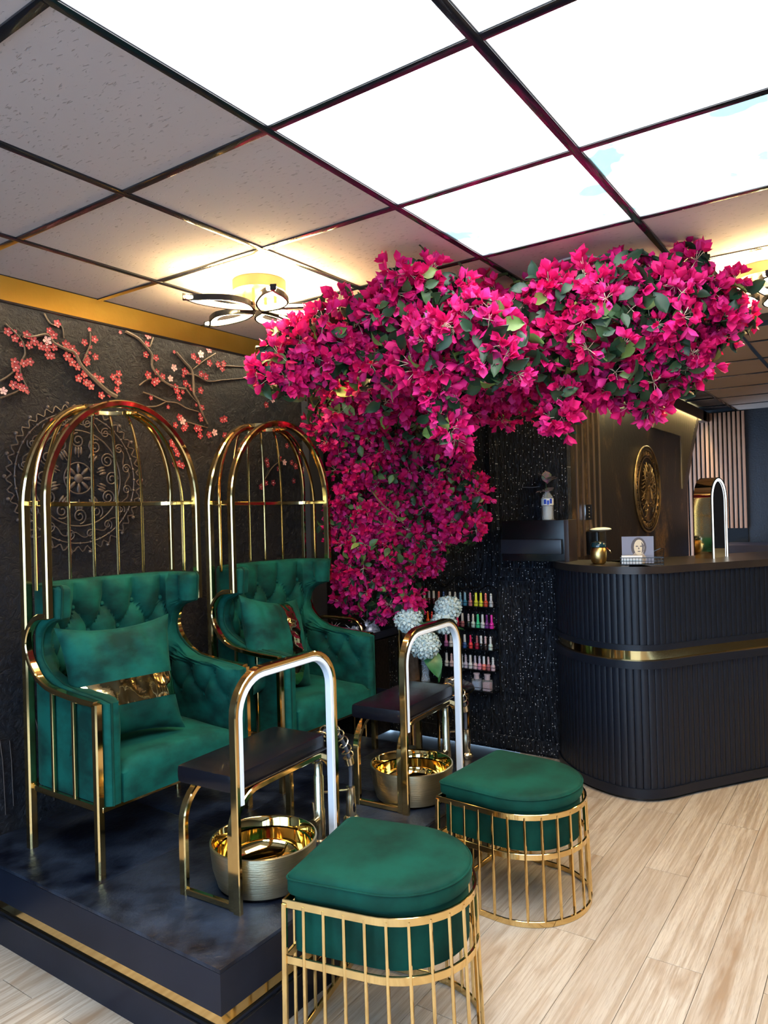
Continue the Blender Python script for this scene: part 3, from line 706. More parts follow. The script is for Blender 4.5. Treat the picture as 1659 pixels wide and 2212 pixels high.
# head medallion
e = E('head_medallion', 'round bronze relief of a curly haired head in a studded ring', 'relief', (6.13, YB, 1.70))
gr = mat('bronze_relief', (.13, .085, .045), .36, .7, c2=(.40, .27, .13), ns=8, nb=.3, bs=50)
cir = lambda r, n=48, y=-.01: [(r*1.08*cos(2*pi*k/n), y, r*cos(0)*sin(2*pi*k/n)) for k in range(n)]
m = MB(); m.tube(cir(.350), .007, True, 6); m.build('outer_ring', gr, e); m = MB(); m.tube(cir(.322), .0045, True, 6); m.tube(cir(.262), .005, True, 6); m.build('inner_ring', gr, e)
key = MB(); key.tube([(-.022, -.006, -.014), (-.022, -.006, .014), (.012, -.006, .014), (.012, -.006, -.004), (-.006, -.006, -.004)], .0042, seg=5); key.tube([(.012, -.006, -.014), (.026, -.006, -.014)], .0042, seg=5)
ko = key.build('ring_ornament', gr, e)
for k in range(28):
    a = 2*pi*k/28; o = ko if k == 0 else link('ring_ornament', ko.data, e); o.location = (.292*1.08*cos(a), 0, .292*sin(a)); o.rotation_euler = (0, -a+pi/2, 0)
m = MB(); m.ball((0, 0, -.055), .10, 22, 14, sc=(.95, .35, 1.45)); fo = m.build('face', gr, e)
m = MB(); m.tube([(0, -.036, .01), (0, -.052, -.055), (0, -.05, -.075)], .011, seg=8, taper=(.6, 1.2)); m.build('nose', gr, fo)
fo.scale = (1.05, .75, 1.05)
for sx in (-1, 1):
    m = MB(); m.ball((sx*.040, -.034, -.010), .018, 12, 6, sc=(1.1, .45, .5)); m.build('eye', gr, fo)
    m = MB(); m.tube([(sx*.014, -.040, .014), (sx*.040, -.040, .024), (sx*.066, -.030, .010)], .005, seg=6); m.build('eyebrow', gr, fo)
m = MB(); m.tube([(-.026, -.036, -.115), (-.008, -.043, -.108), (0, -.043, -.112), (.008, -.043, -.108), (.026, -.036, -.115)], .006, seg=6); m.tube([(-.022, -.036, -.121), (0, -.042, -.128), (.022, -.036, -.121)], .006, seg=6); m.build('lips', gr, fo)
rh = random.Random(3)
for k in range(34):
    a = pi*(-.30+1.6*k/33); x0, z0 = .085*cos(a), -.01+.10*sin(a)*(1 if sin(a) > 0 else 1.3); L_ = rh.uniform(.09, .135); ph = rh.uniform(0, 6)
    pts = [(x0+cos(a)*L_*t-sin(a)*.014*sin(9*t+ph), -.012-.014*sin(pi*t), z0+sin(a)*L_*t+cos(a)*.014*sin(9*t+ph)) for t in [i/9 for i in range(10)]]
    m = MB(); m.tube(pts, .0085, seg=6, taper=(1, .5)); m.build('hair_lock', gr, e)
# black wall unit with bottle of cuttings
e = E('wall_box', 'glossy black box shelf fixed to the glitter wall under the plant bottle', 'shelf', (XB, 1.785, 1.24))
m = MB(); m.cbox(-.13, 0, -.185, .225, .0, .25, .003); m.build('body', satinb, e)
m = MB(); m.cbox(-.16, -.131, -.175, .222, .045, .135, .008); m.build('lower_lip', mat('box_lip', (.016, .02, .032), .25), e)
m = MB(); m.cbox(-.14, 0, -.215, -.186, -.01, .25, .003); m.build('end_cap', mat('box_end', (.03, .02, .02), .4), e)
e = E('plastic_bottle', 'clear plastic water bottle with a blue label on the black wall shelf', 'bottle', (XB-.07, 1.725, 1.49))
m = MB(); m.lathe([(0, .002), (.034, .001), (.037, .010), (.035, .03), (.037, .045), (.035, .06), (.037, .075), (.036, .09), (.037, .135), (.031, .15), (.013, .172), (.0125, .182)], 24); m.build('shell', glassm, e)
m = MB(); m.lathe([(0, .004), (.026, .004), (.028, .012), (.028, .085), (0, .085)], 20); m.build('water', clear('water', (.8, .9, .95), .35, .02), e)
m = MB(); m.lathe([(.0378, .092), (.0378, .132)], 24, cap=False); m.build('label_sleeve', mat('white_label', (.75, .8, .85), .4), e)
lb = mat('blue_label', (.01, .06, .55), .4)
for a0, z0, z1 in ((2.95, .098, .126), (3.42, .094, .120), (3.9, .10, .130)):
    q = MB(); q.grid([[(.0384*cos(a0+t*.1), .0384*sin(a0+t*.1), z) for t in range(5)] for z in (z0, z1)]); q.build('blue_print', lb, e)
e = E('coleus_cutting', 'purple and green leafed cutting growing from the plastic bottle', 'plant', (XB-.07, 1.725, 1.66))
m = MB(); m.tube([(0, 0, -.12), (.004, 0, -.02), (0, .01, .07)], .003, seg=6); m.build('stem', leafm, e)
def leafmesh(L_=.06, w=.022, cup=.006, n=4, fold=.004):
    vs = []; fs = []
    for i in range(n+1):
        t = i/n; ww = w*sin(pi*min(1, t**.8*.98+.01))**.8 if 0 < i < n else .001; z = cup*sin(pi*t)-.25*cup*t
        vs += [(-ww, t*L_, z+fold), (0, t*L_, z), (ww, t*L_, z+fold)]
    for i in range(n): a = 3*i; fs += [(a, a+1, a+4, a+3), (a+1, a+2, a+5, a+4)]
    return vs, fs
purp = mat('coleus_leaf', (.55, .14, .30), .5, c2=(.16, .26, .14), ns=30)
vs, fs = leafmesh(.065, .024); q = MB(); q.add(vs, fs); lo_ = q.build('leaf', purp, e)
for k in range(11):
    o = lo_ if k == 0 else link('leaf', lo_.data, e); o.location = (0, 0, .002 if k < 4 else .05+.004*(k-4)); o.rotation_euler = (R(rh.uniform(15, 65)) if k > 3 else R(rh.uniform(-5, 25)), 0, k*2.4); o.scale = (1.25, 1.15, 1)
e = E('hanging_cable', 'thin pale cable sticking out of the glitter wall by the cutting', 'cable', (XB, 1.83, 1.70)); m = MB(); m.tube([(0, .085, .02), (-.01, .085, 0), (-.015, .02, -.004), (-.01, -.03, .0)], .0028, seg=6); m.build('cord', mat('cord', (.12, .13, .15), .5), e)

# ================================================================== NAIL POLISH RACK
ra = E('polish_rack', 'black wall rack with wire scroll top and narrow shelves for nail polish', 'rack', (XB-.02, 0, 0))
levels = (.935, .795, .655, .522, .383)
for z in levels:
    m = MB(); m.box(-.058, .012, 2.11, 2.72, z-.006, z); m.build('shelf_tray', satinb, ra)
    m = MB(); m.tube([(.01, 2.112, z+.022), (-.058, 2.112, z+.022), (-.058, 2.718, z+.022), (.01, 2.718, z+.022)], .0016, seg=5); m.build('guard_wire', satinb, ra)
for y in (2.108, 2.722):
    m = MB(); m.tube([(.012, y, .36), (.012, y, 1.03)], (.01, .012), up=(0, 1, 0)); m.build('side_rail', satinb, ra)
def spiral(cy, cz, r, turns, a0, s_=1, n=26): return [(.008, cy+s_*r*(1-.75*k/n)*cos(a0+turns*2*pi*k/n), cz+r*(1-.75*k/n)*sin(a0+turns*2*pi*k/n)) for k in range(n+1)]
wv = cat_rom([(.008, 2.105, 1.0), (.008, 2.12, 1.045), (.008, 2.18, 1.065), (.008, 2.25, 1.03), (.008, 2.31, 1.05), (.008, 2.35, 1.11), (.008, 2.41, 1.125), (.008, 2.47, 1.06), (.008, 2.53, 1.05), (.008, 2.60, 1.115), (.008, 2.68, 1.10), (.008, 2.725, 1.0)], 6)
m = MB(); m.tube(wv, .004, seg=6); m.build('scroll_wire', satinb, ra)
for cy, cz, a0, s_ in ((2.27, 1.085, 3.4, 1), (2.36, 1.07, 1.2, -1), (2.50, 1.10, 3.4, 1), (2.60, 1.075, .6, -1), (2.70, 1.05, 2.0, 1)):
    m = MB(); m.tube(spiral(cy, cz, .042, 1.3, a0, s_), .0035, seg=6); m.build('scroll_curl', satinb, ra)
C = {'clear beige': (.30, .27, .22), 'burgundy': (.07, .005, .02), 'dark plum': (.04, .005, .02), 'dark red': (.12, .01, .015), 'navy': (.01, .015, .08), 'light grey': (.5, .53, .55), 'silver': (.30, .31, .32), 'sky blue': (.25, .50, .72), 'blue': (.05, .28, .50), 'dusty pink': (.55, .20, .24),
     'yellow': (.80, .85, .05), 'orange red': (.70, .07, .03), 'white': (.70, .73, .75), 'orange': (.90, .14, .02), 'purple': (.16, .02, .22), 'hot pink': (.85, .02, .16), 'crimson': (.35, .01, .04), 'rose': (.38, .12, .14), 'black green': (.005, .02, .02), 'mint white': (.58, .75, .70), 'green': (.05, .65, .30), 'magenta': (.80, .02, .40),
     'red': (.65, .02, .03), 'pale pink': (.68, .48, .52), 'lilac': (.55, .20, .55), 'royal blue': (.04, .12, .38), 'coral': (.85, .05, .06), 'black': (.008, .008, .012), 'dark brown': (.03, .015, .015), 'pale lavender': (.55, .52, .66), 'pink': (.75, .30, .45), 'salmon': (.85, .20, .16)}
pmats = {}
def pmat(n_):
    if n_ not in pmats: pmats[n_] = mat('polish_'+n_.replace(' ', '_'), C[n_], .2, coat=.4)
    return pmats[n_]
ROWS = [(levels[0], 'top shelf', [2.641, 2.603, 2.567, 2.526, 2.489, 2.441, 2.4, 2.361, 2.326, 2.287, 2.245, 2.209, 2.174, 2.136],
         'clear beige|burgundy|dark plum|dark red|navy|light grey|silver|sky blue|blue|dusty pink|yellow|yellow|orange red|light grey'.split('|'), 'white|pale lavender|white|salmon|royal blue|white|white|sky blue|sky blue|pink|yellow|yellow|salmon|white'.split('|')),
        (levels[1], 'second shelf', [2.618, 2.585, 2.471, 2.434, 2.388, 2.35, 2.304, 2.27, 2.235, 2.201, 2.17, 2.136],
         'orange|coral|purple|hot pink|crimson|rose|black green|mint white|green|white|purple|magenta'.split('|'), 'orange|coral|purple|hot pink|hot pink|white|pale lavender|white|green|white|purple|magenta'.split('|')),
        (levels[2], 'third shelf', [2.617, 2.582, 2.479, 2.442, 2.377, 2.337, 2.293, 2.246, 2.216, 2.184, 2.148],
         'red|pale pink|lilac|white|red|royal blue|coral|crimson|black|dark brown|mint white'.split('|'), 'red|white|pink|white|red|white|hot pink|rose|white|pale pink|white'.split('|')),
        (levels[3], 'fourth shelf', [2.479, 2.441, 2.400, 2.365, 2.333, 2.298, 2.263, 2.231, 2.199, 2.167, 2.134],
         'white|pale pink|pale lavender|white|pale lavender|white|pale pink|pink|salmon|rose|pale pink'.split('|'), 'white|pale pink|white|white|pale lavender|white|pale lavender|pale lavender|white|pale pink|white'.split('|'))]
ordn = 'first second third fourth fifth sixth seventh eighth ninth tenth eleventh twelfth thirteenth fourteenth'.split()
bodym = MB(); bodym.lathe([(0, 0), (.0135, 0), (.0145, .004), (.0145, .026), (.012, .034), (.007, .038), (0, .038)], 14)
capm = {}
for nm, pr in (('ribbed cap', [(.0065, .036), (.0085, .040), (.0065, .046), (.0085, .052), (.0065, .058), (.0085, .064), (.006, .070), (.008, .076), (.004, .086), (0, .087)]), ('straight cap', [(.0085, .036), (.0085, .062), (.0078, .084), (.0065, .087), (0, .087)])):
    q = MB(); q.lathe(pr, 12); capm[nm] = q
cache = {}
for z, rown, ys, bc, cc in ROWS:
    for k, (y, b, c_) in enumerate(zip(ys, bc, cc)):
        nm = 'straight cap' if (b in ('yellow', 'green', 'white', 'hot pink') or k % 3 == 2) else 'ribbed cap'
        e = E('nail_polish', '%s nail polish with %s %s, %s from left on the %s' % (b, c_, nm, ordn[k], rown), 'nail polish', (XB-.052, y, z), group='nail polishes on the wall rack')
        for key_, src, mm, pn in ((('b', b), bodym, pmat(b), 'bottle_body'), ((nm, c_), capm[nm], pmat(c_), 'cap')):
            if key_ in cache: link(pn, cache[key_], e)
            else: cache[key_] = src.build(pn, mm, e).data
for y, nm, tint, rowp in ((2.255, 'blue', (.35, .50, .75), 'left'), (2.178, 'pink', (.65, .42, .48), 'right')):
    e = E('remover_bottle', 'square clear pump bottle with %s liquid on the lowest rack shelf' % nm, 'bottle', (XB-.052, y, levels[4]), group='pump bottles on the lowest rack shelf')
    m = MB(); m.cbox(-.022, .022, -.028, .028, .001, .075, .008); m.build('shell', glassm, e); m = MB(); m.cbox(-.019, .019, -.025, .025, .004, .058, .006); m.build('liquid', clear(nm+'_liquid', tint, .75, .1), e)
    m = MB(); m.lathe([(.016, .074), (.018, .08), (.018, .098), (.019, .10), (.022, .106), (.022, .112), (0, .116)], 18); m.build('pump_cap', mat('pink_cap', (.62, .50, .54), .4), e)

# ================================================================== TROLLEY AND SIDE TABLE
tr = E('black_trolley', 'black open trolley with gold arched end handles behind the farther armchair', 'trolley', (3.61, 2.72, 0))
for z in (.02, .42, .80):
    m = MB(); m.box(-.185, .185, -.19, .19, z, z+.008)
    for b in ((-.185, .185, -.19, -.184), (-.185, .185, .184, .19), (-.185, -.179, -.19, .19), (.179, .185, -.19, .19)): m.box(*b, z, z+(.05 if z > .7 else .03))
    m.build('tray', mat('trolley_black', (.012, .014, .022), .3) if z == .02 else bpy.data.materials['trolley_black'], tr)
for x in (-.19, .19):
    m = MB(); m.tube([(x, y, z) for z, y in [(p[2], p[0]) for p in arch(-.185, .185, 0, .0, .945, .09)]], .0105, seg=10, up=(1, 0, 0)); m.build('end_handle', gold, tr)
def crumple(label, loc, s_, seed):
    g = random.Random(seed); m = MB(); n = 14; rows = []
    for i in range(9):
        row = []
        for k in range(n):
            a = 2*pi*k/n; rr_ = (1.0 if i else .2)*(1-.45*(i/8))*g.uniform(.55, 1.25); row.append((s_*rr_*cos(a), s_*.7*rr_*sin(a), s_*1.3*i/8*g.uniform(.85, 1.1)))
        rows.append(row)
    m.grid(rows, closed=True); m.add(rows[0], [tuple(range(n))[::-1]])
    for k in range(9): a = g.uniform(0, 6.3); m.tube([(0, 0, s_*.6), (s_*.6*cos(a), s_*.4*sin(a), s_*1.2), (s_*g.uniform(.8, 1.4)*cos(a), s_*.8*sin(a), s_*g.uniform(1.1, 1.7))], s_*.07, seg=5, taper=(1, .3))
    o = m.build('film_bundle', film, None, 20, loc=loc); tag(o, label, 'plastic film'); return o
crumple('crumpled clear film piled at the right end of the trolley top', (3.60, 2.60, .809), .075, 2)
crumple('crumpled clear film lying at the left end of the trolley top', (3.50, 2.66, .809), .055, 4)
crumple('small tuft of clear film at the back of the trolley top', (3.52, 2.84, .809), .05, 6)
tb = E('side_table', 'small round side table with black glass top and gold legs behind the farther footrest', 'side table', (3.78, 2.24, 0))
m = MB(); m.lathe([(0, .505), (.20, .505), (.205, .508), (.205, .516), (.20, .519), (0, .519)], 40); m.build('table_top', satinb, tb)
m = MB(); m.tube([(.205*cos(2*pi*k/40), .205*sin(2*pi*k/40), .503) for k in range(40)], .006, closed=True, seg=6); m.build('rim', gold, tb)
for a in (-.9, .6, 2.2, 3.8):
    m = MB(); m.tube([(.17*cos(a), .17*sin(a), .50), (.17*cos(a), .17*sin(a), 0)], .009, seg=8); m.build('leg', gold, tb)
m = MB(); m.tube([(.17*cos(2*pi*k/30), .17*sin(2*pi*k/30), .05) for k in range(30)], .006, closed=True, seg=6); m.build('foot_ring', gold, tb)
for x, y, lb_ in ((3.70, 2.28, 'left'), (3.74, 2.12, 'right')):
    o = MB(); o.lathe([(0, 0), (.042, 0), (.045, .006), (.045, .026), (.040, .030), (0, .031)], 24); o = o.build('round_tin', mat('tin_%s' % lb_, (.03, .06, .045), .25), None, loc=(x, y, .519)); tag(o, 'dark green round tin on the side table, %s one' % lb_, 'tin')
o = boxo('white_label_card', plastic_w, (3.655, 3.662, 2.17, 2.215, .5195, .534)); tag(o, 'small white card standing on the side table edge', 'card')
vz = (3.74, 2.31, .519)
e = E('glass_vase', 'slim clear glass vase with water holding the white hydrangeas', 'vase', vz)
m = MB(); m.lathe([(0, .001), (.03, .001), (.032, .01), (.022, .07), (.030, .20), (.028, .20), (.020, .07), (.028, .014), (0, .012)], 24); m.build('glass', glassm, e)
hy = E('hydrangea_bouquet', 'pale blue white hydrangea heads with green leaves on the side table', 'flowers', vz)
g = random.Random(11)
q = MB()
for a in range(4):
    an = a*pi/2; c_, s_ = cos(an), sin(an); vsx = [(0, 0, 0), (.010, .006, .003), (.015, 0, .006), (.010, -.006, .003)]
    q.add([(x*c_-y*s_, x*s_+y*c_, z) for x, y, z in vsx], [(0, 3, 2, 1)])
fl_me = q.build('floret', hydm, hy); fme = fl_me.data; used = False
heads = [((-.17, -.0, .415), .076), ((.10, -.11, .46), .075), ((.06, -.10, .375), .070), ((-.10, -.06, .265), .086)]
for (hx, hy_, hz), rad in heads:
    hd = MB(); hd.tube([(0, 0, .12), (hx*.4, hy_*.4, hz*.7), (hx, hy_, hz-.03)], .003, seg=6); hd.build('stem', leafm, hy)
    core = MB(); core.ball((hx, hy_, hz), rad*.8, 12, 8); co_ = core.build('flower_head', hydm, hy)
    for k in range(95):
        zz = 1-2*(k+.5)/95; a = k*2.39996; s_ = sqrt(1-zz*zz); d = V((s_*cos(a), s_*sin(a), zz)); p = V((hx, hy_, hz))+V((d.x, d.y, d.z*.85))*rad*g.uniform(.86, 1.03)
        o = fl_me if not used else link('floret', fme, co_); used = True
        if o is fl_me: o.parent = co_
        o.location = p; o.rotation_euler = (d.to_track_quat('Z', 'Y').to_matrix() @ Matrix.Rotation(g.uniform(0, 6), 3, 'Z')).to_euler(); o.scale = (1.75,)*3
vs, fs = leafmesh(.15, .045, .02, 8, .008); q = MB(); q.add(vs, fs); lf = q.build('leaf', mat('hydrangea_leaf', (.012, .10, .030), .4, c2=(.05, .22, .09), ns=14), hy)
for k, (loc, rot) in enumerate([((-.04, -.03, .23), (R(-60), R(10), R(150))), ((.02, -.04, .33), (R(-20), 0, R(-110))), ((-.03, -.02, .36), (R(10), 0, R(120))), ((.03, -.04, .30), (R(10), 0, R(-150))), ((.0, -.02, .20), (R(-70), 0, R(-170)))]):
    o = lf if k == 0 else link('leaf', lf.data, hy); o.location = loc; o.rotation_euler = rot; o.scale = (1.25,)*3

# ================================================================== CEILING FIXTURES
def petal(a, flip=1):
    tip = .335; out = []
    up_ = [(.03, .005), (.09, .062), (.17, .078), (.245, .045), (.29, .005), (tip, -.03)]; dn = [(.27, -.040), (.19, -.046), (.11, -.036)]
    P_ = cat_rom([(x, y, 0) for x, y in up_], 5)[:-1]+cat_rom([(x, y, 0) for x, y in [(tip, -.01)]+dn+[(.03, 0)]], 5)[:-1]
    return [(p.x*cos(a)-p.y*sin(a)*flip, p.x*sin(a)+p.y*cos(a)*flip, 0) for p in P_]
def make_lamp():
    e = E('petal_ceiling_lamp', 'lamp', 'ceiling lamp')
    m = MB(); m.lathe([(0, 0), (.112, 0), (.112, -.045), (.105, -.048), (0, -.048)], 36); m.build('base', mat('lamp_gold', (.26, .17, .08), .35, .6), e)
    for k in range(4):
        a = k*pi/2+.4; m = MB(); m.tube([(.07*cos(a), .07*sin(a), -.045), (.07*cos(a), .07*sin(a), -.115)], .006, seg=8); m.build('spacer', bpy.data.materials['lamp_gold'], e)
    for k in range(5):
        a = 2*pi*k/5+.35; z = -.115-.008*(k % 2); P_ = petal(a)
        c_ = V((.165*cos(a), .165*sin(a), 0)); m = MB(); m.tube([(x, y, z) for x, y, _ in P_], (.008, .024), closed=True, up=(0, 0, 1)); pe = m.build('petal', satinb, e)
        q = MB(); q.tube([(c_.x+(x-c_.x)*.84, c_.y+(y-c_.y)*.82, z) for x, y, _ in P_], (.026, .012), closed=True, up=(0, 0, 1)); q.build('light_tube', ceilw, pe)
    return e
l1 = make_lamp(); l1.location = (2.262, 2.172, ZC); l2 = dup(l1); l2.location = (3.475, .41, ZC); l2.rotation_euler = (0, 0, .5)
l1['label'] = 'gold ceiling lamp with five glowing petal loops over the armchairs'; l2['label'] = 'gold petal ceiling lamp half hidden behind the flowers at the right edge'
for l in (l1, l2): l['group'] = 'petal ceiling lamps'
l4 = dup(l1); l4.location = (5.4, -1.3, ZC); l4['label'] = 'added gold petal ceiling lamp, out of view, brightening the room past the desk'  # extra unseen lamp, added to brighten the far room
l3 = dup(l1); l3.location = (6.6, -.5, ZC); l3['label'] = 'added gold petal ceiling lamp lighting the far room from beyond the right edge'  # also added out of view, to light the slats and far ceiling
e = E('ceiling_speaker', 'flat round ceiling speaker grille beside the lit cloud panel', 'speaker', (2.92, 1.02, ZC)); m = MB(); m.lathe([(0, -.006), (.085, -.006), (.10, -.004), (.102, .002)], 40); m.build('grille', mat('grille', (.36, .32, .34), .7), e); m = MB(); m.tube([(.1*cos(2*pi*k/40), .1*sin(2*pi*k/40), -.003) for k in range(40)], .004, closed=True, seg=6); m.build('rim', plastic_w, e)
e = E('ceiling_spotlight', 'small round ceiling spotlight with black lens below the right flowers', 'spotlight', (4.70, .80, ZC)); m = MB(); m.lathe([(.075, 0), (.075, -.03), (.06, -.036)], 28); m.build('rim', plastic_w, e); m = MB(); m.lathe([(.06, -.030), (.055, -.055), (.03, -.062), (0, -.063)], 28); m.build('lens', satinb, e)
# dark low counter far behind
e = E('dark_counter', 'long dark counter below the slatted wall in the far room', 'counter', (8.1, .55, 0)); m = MB(); m.cbox(-.3, .38, -1.2, .85, 1.02, 1.16, .01); m.build('counter_top', mat('counter_dark', (.035, .03, .045), .4), e); m = MB(); m.cbox(-.22, .36, -1.15, .8, 0, 1.02, .01); m.build('counter_body', satinb, e)

# ================================================================== LEFT WALL RELIEFS
BL = [(1.62, 2.35), (1.65, 2.33), (1.7, 2.35), (1.71, 2.31), (1.73, 2.33), (1.79, 2.34), (1.76, 2.31), (1.79, 2.31), (1.82, 2.32), (1.8, 2.39), (1.82, 2.37), (1.84, 2.43), (1.79, 2.28), (1.81, 2.28), (1.88, 2.34), (1.91, 2.33), (1.88, 2.29), (1.92, 2.31), (1.9, 2.27), (1.93, 2.25), (1.97, 2.37), (2.02, 2.39), (1.98, 2.28), (2.02, 2.31), (1.64, 2.23), (1.65, 2.2), (1.68, 2.23), (1.71, 2.24), (1.66, 2.17), (1.63, 2.13), (1.66, 2.13), (1.68, 2.12), (1.59, 2.1), (2.05, 2.14), (1.93, 2.2), (1.96, 2.22), (1.97, 2.19), (1.99, 2.17), (2.02, 2.22), (2.05, 2.21), (2.11, 2.23), (2.14, 2.25), (2.14, 2.21), (2.13, 2.17), (2.3, 2.37), (2.36, 2.36), (2.31, 2.42), (2.32, 2.46), (2.31, 2.27), (2.36, 2.29), (2.4, 2.27), (2.36, 2.25), (2.35, 2.24), (2.47, 2.33), (2.54, 2.32), (2.45, 2.27), (2.6, 2.41), (2.63, 2.39), (2.65, 2.43), (2.71, 2.39), (2.77, 2.39), (2.81, 2.4), (2.8, 2.37), (2.65, 2.32), (2.68, 2.31), (2.54, 2.26), (2.48, 2.23), (2.49, 2.21), (2.5, 2.18), (2.64, 2.23), (2.65, 2.14), (2.64, 2.08), (2.52, 2.06), (2.54, 2.04), (2.52, 2.02), (2.47, 2.04), (2.61, 2.03), (2.63, 2.03), (2.73, 2.02), (2.81, 2.1), (2.79, 2.09), (2.81, 2.01), (2.69, 2.0), (2.63, 1.99), (2.45, 1.95), (2.5, 2.08), (2.71, 2.46), (2.45, 1.94), (2.47, 1.91), (2.48, 1.89), (2.46, 1.84), (2.49, 1.84), (2.51, 1.83), (3.19, 2.25), (3.24, 1.9), (3.23, 1.84), (3.28, 1.88), (3.38, 1.86), (3.46, 1.85), (3.13, 1.88), (3.14, 1.86), (3.18, 1.76), (3.12, 1.75), (3.08, 1.73), (3.31, 1.98), (3.37, 1.99), (3.43, 1.95), (3.36, 1.77), (3.35, 1.88), (3.14, 2.21)]
BR = [[(1.61, 2.38), (1.65, 2.35), (1.68, 2.32), (1.69, 2.27), (1.67, 2.23), (1.67, 2.18), (1.7, 2.12)], [(1.58, 2.14), (1.62, 2.17), (1.67, 2.22)], [(1.68, 2.34), (1.73, 2.35), (1.79, 2.37), (1.82, 2.34), (1.88, 2.32), (1.92, 2.31), (1.95, 2.26), (2.01, 2.21), (2.08, 2.16), (2.13, 2.14)], [(1.78, 2.46), (1.81, 2.42), (1.86, 2.42), (1.87, 2.37)], [(1.96, 2.28), (1.98, 2.32), (2.0, 2.37), (2.0, 2.42)], [(2.19, 2.46), (2.26, 2.44), (2.3, 2.41), (2.34, 2.37), (2.34, 2.31), (2.41, 2.25), (2.48, 2.23), (2.55, 2.23)], [(2.35, 2.46), (2.33, 2.41)], [(2.49, 2.41), (2.54, 2.37), (2.59, 2.33), (2.6, 2.26), (2.6, 2.21), (2.63, 2.17), (2.65, 2.12), (2.69, 2.06)], [(2.76, 2.45), (2.68, 2.4), (2.6, 2.34)], [(2.55, 2.31), (2.62, 2.31), (2.7, 2.29), (2.8, 2.31), (2.9, 2.33), (3.0, 2.35)], [(2.81, 2.39), (2.89, 2.4), (2.99, 2.41)], [(2.28, 2.18), (2.34, 2.17), (2.42, 2.15), (2.49, 2.15), (2.55, 2.13), (2.63, 2.12)], [(2.26, 2.21), (2.32, 2.25), (2.4, 2.25)], [(2.29, 2.11), (2.36, 2.12), (2.42, 2.15)], [(2.54, 2.24), (2.58, 2.2), (2.62, 2.17)], [(1.58, 2.07), (1.64, 2.1), (1.67, 2.12)], [(2.54, 2.06), (2.61, 2.05), (2.69, 2.04)], [(3.08, 1.73), (3.12, 1.78), (3.2, 1.86), (3.3, 1.9)]]
rl = E('blossom_relief', 'plaster relief of brown branches with red cherry blossoms on the dark left wall', 'wall relief', (0, YL, 0))
for k, b in enumerate(BR):
    w0 = .008 if k in (2, 7, 5) else .0042
    m = MB(); m.tube([(p.x, -.003, p.z) for p in cat_rom([(x, 0, z) for x, z in b], 4)], w0, seg=6, taper=(.6, 1.5) if k == 2 else (1, .7)); m.build('branch', branch_relief, rl)
def blossom():
    q = MB()
    for a in range(5):
        an = 2*pi*a/5; vs = [(0, .001), (.0028, .0045), (.0056, .0105), (0, .0155), (-.0056, .0105), (-.0028, .0045)]
        P3 = [(x*cos(an)-y*sin(an), -(.004+.003*(y/.015)), x*sin(an)+y*cos(an)) for x, y in vs]+[(-.0095*sin(an), -.0045, .0095*cos(an))]
        q.add(P3, [(0, 1, 6), (1, 2, 6), (2, 3, 6), (3, 4, 6), (4, 5, 6), (5, 0, 6)])
    q.ball((0, -.006, 0), .0028, 6, 4, mi=1); return q
bq = blossom(); o1 = bq.build('blossom', [blossm, blossp], rl); bq.m = [1]*len(bq.m); o2 = bq.build('blossom', [blossm, blossp], rl)
first = {0: o1, 1: o2}
for k, (x, z) in enumerate(BL):
    pale = k in (5, 32, 53, 55, 58, 72, 78, 96, 98, 93)
    src = first[int(pale)]
    o = src if src.location.length == 0 else link('blossom', src.data, rl)
    o.location = (x+g.uniform(-.004, .004), 0, z+g.uniform(-.004, .004)); s_ = g.uniform(1.15, 1.45); o.scale = (s_,)*3; o.rotation_euler = (0, g.uniform(0, 6), 0)
# a few extra buds, each by a branch
for k in range(26):
    b = BR[g.choice((0, 2, 4, 5, 7, 11, 9))]; x, z = b[g.randrange(len(b))]; o = link('blossom', o1.data, rl, (x+g.uniform(-.03, .03), 0, z+g.uniform(-.03, .02)), (0, g.uniform(0, 6), 0), g.uniform(.6, .9))
md = E('mandala_relief', 'round ornamental scroll relief on the dark wall behind the nearer cage', 'wall relief', (1.925, YL, 1.75))
def ringp(r, n=64, wob=0, k=0): return [((r+wob*sin(k*t))*cos(t), -.001, (r+wob*sin(k*t))*sin(t)) for t in [2*pi*i/n for i in range(n)]]
for nm, P_, w_ in (('outer_scallop', ringp(.318, 220, .012, 44), .0035), ('beaded_ring', ringp(.292, 64), .003), ('inner_ring', ringp(.215, 64), .0035), ('centre_ring', ringp(.070, 40), .0035), ('lobed_ring', ringp(.255, 200, .012, 16), .003)):
    m = MB(); m.tube(P_, w_, closed=True, seg=5); m.build(nm, relief_dark, md)
def place(src, n, r, a0=0, face=0):
    for k in range(n):
        a = a0+2*pi*k/n; o = src if k == 0 else link(src.name.split('.')[0], src.data, md); o.location = (r*cos(a), 0, r*sin(a)); o.rotation_euler = (0, -a+face, 0)
m = MB(); m.ball((0, -.001, 0), .0065, 8, 4); place(m.build('bead', relief_dark, md), 36, .292)
m = MB(); m.ball((0, -.001, 0), .009, 8, 4); place(m.build('stud', relief_dark, md), 22, .335)
m = MB(); m.tube([(.035*(1-t/26*.8)*cos(t*.42), -.002, .035*(1-t/26*.8)*sin(t*.42)) for t in range(26)], .0035, seg=5); place(m.build('scroll', relief_dark, md), 12, .170)
m = MB(); m.tube([(.024*(1-t/22*.8)*cos(t*.42), -.002, .024*(1-t/22*.8)*sin(t*.42)) for t in range(22)], .003, seg=5); place(m.build('scroll', relief_dark, md), 16, .255, .2)
m = MB(); m.ball((.045, -.001, 0), .020, 8, 6, sc=(1.2, .25, .45)); place(m.build('petal', relief_dark, md), 8, 0)
m = MB()
for s_ in (-1, 0, 1): m.ball((.03, -.001, s_*.013), .018, 8, 5, sc=(1.1, .25, .38))
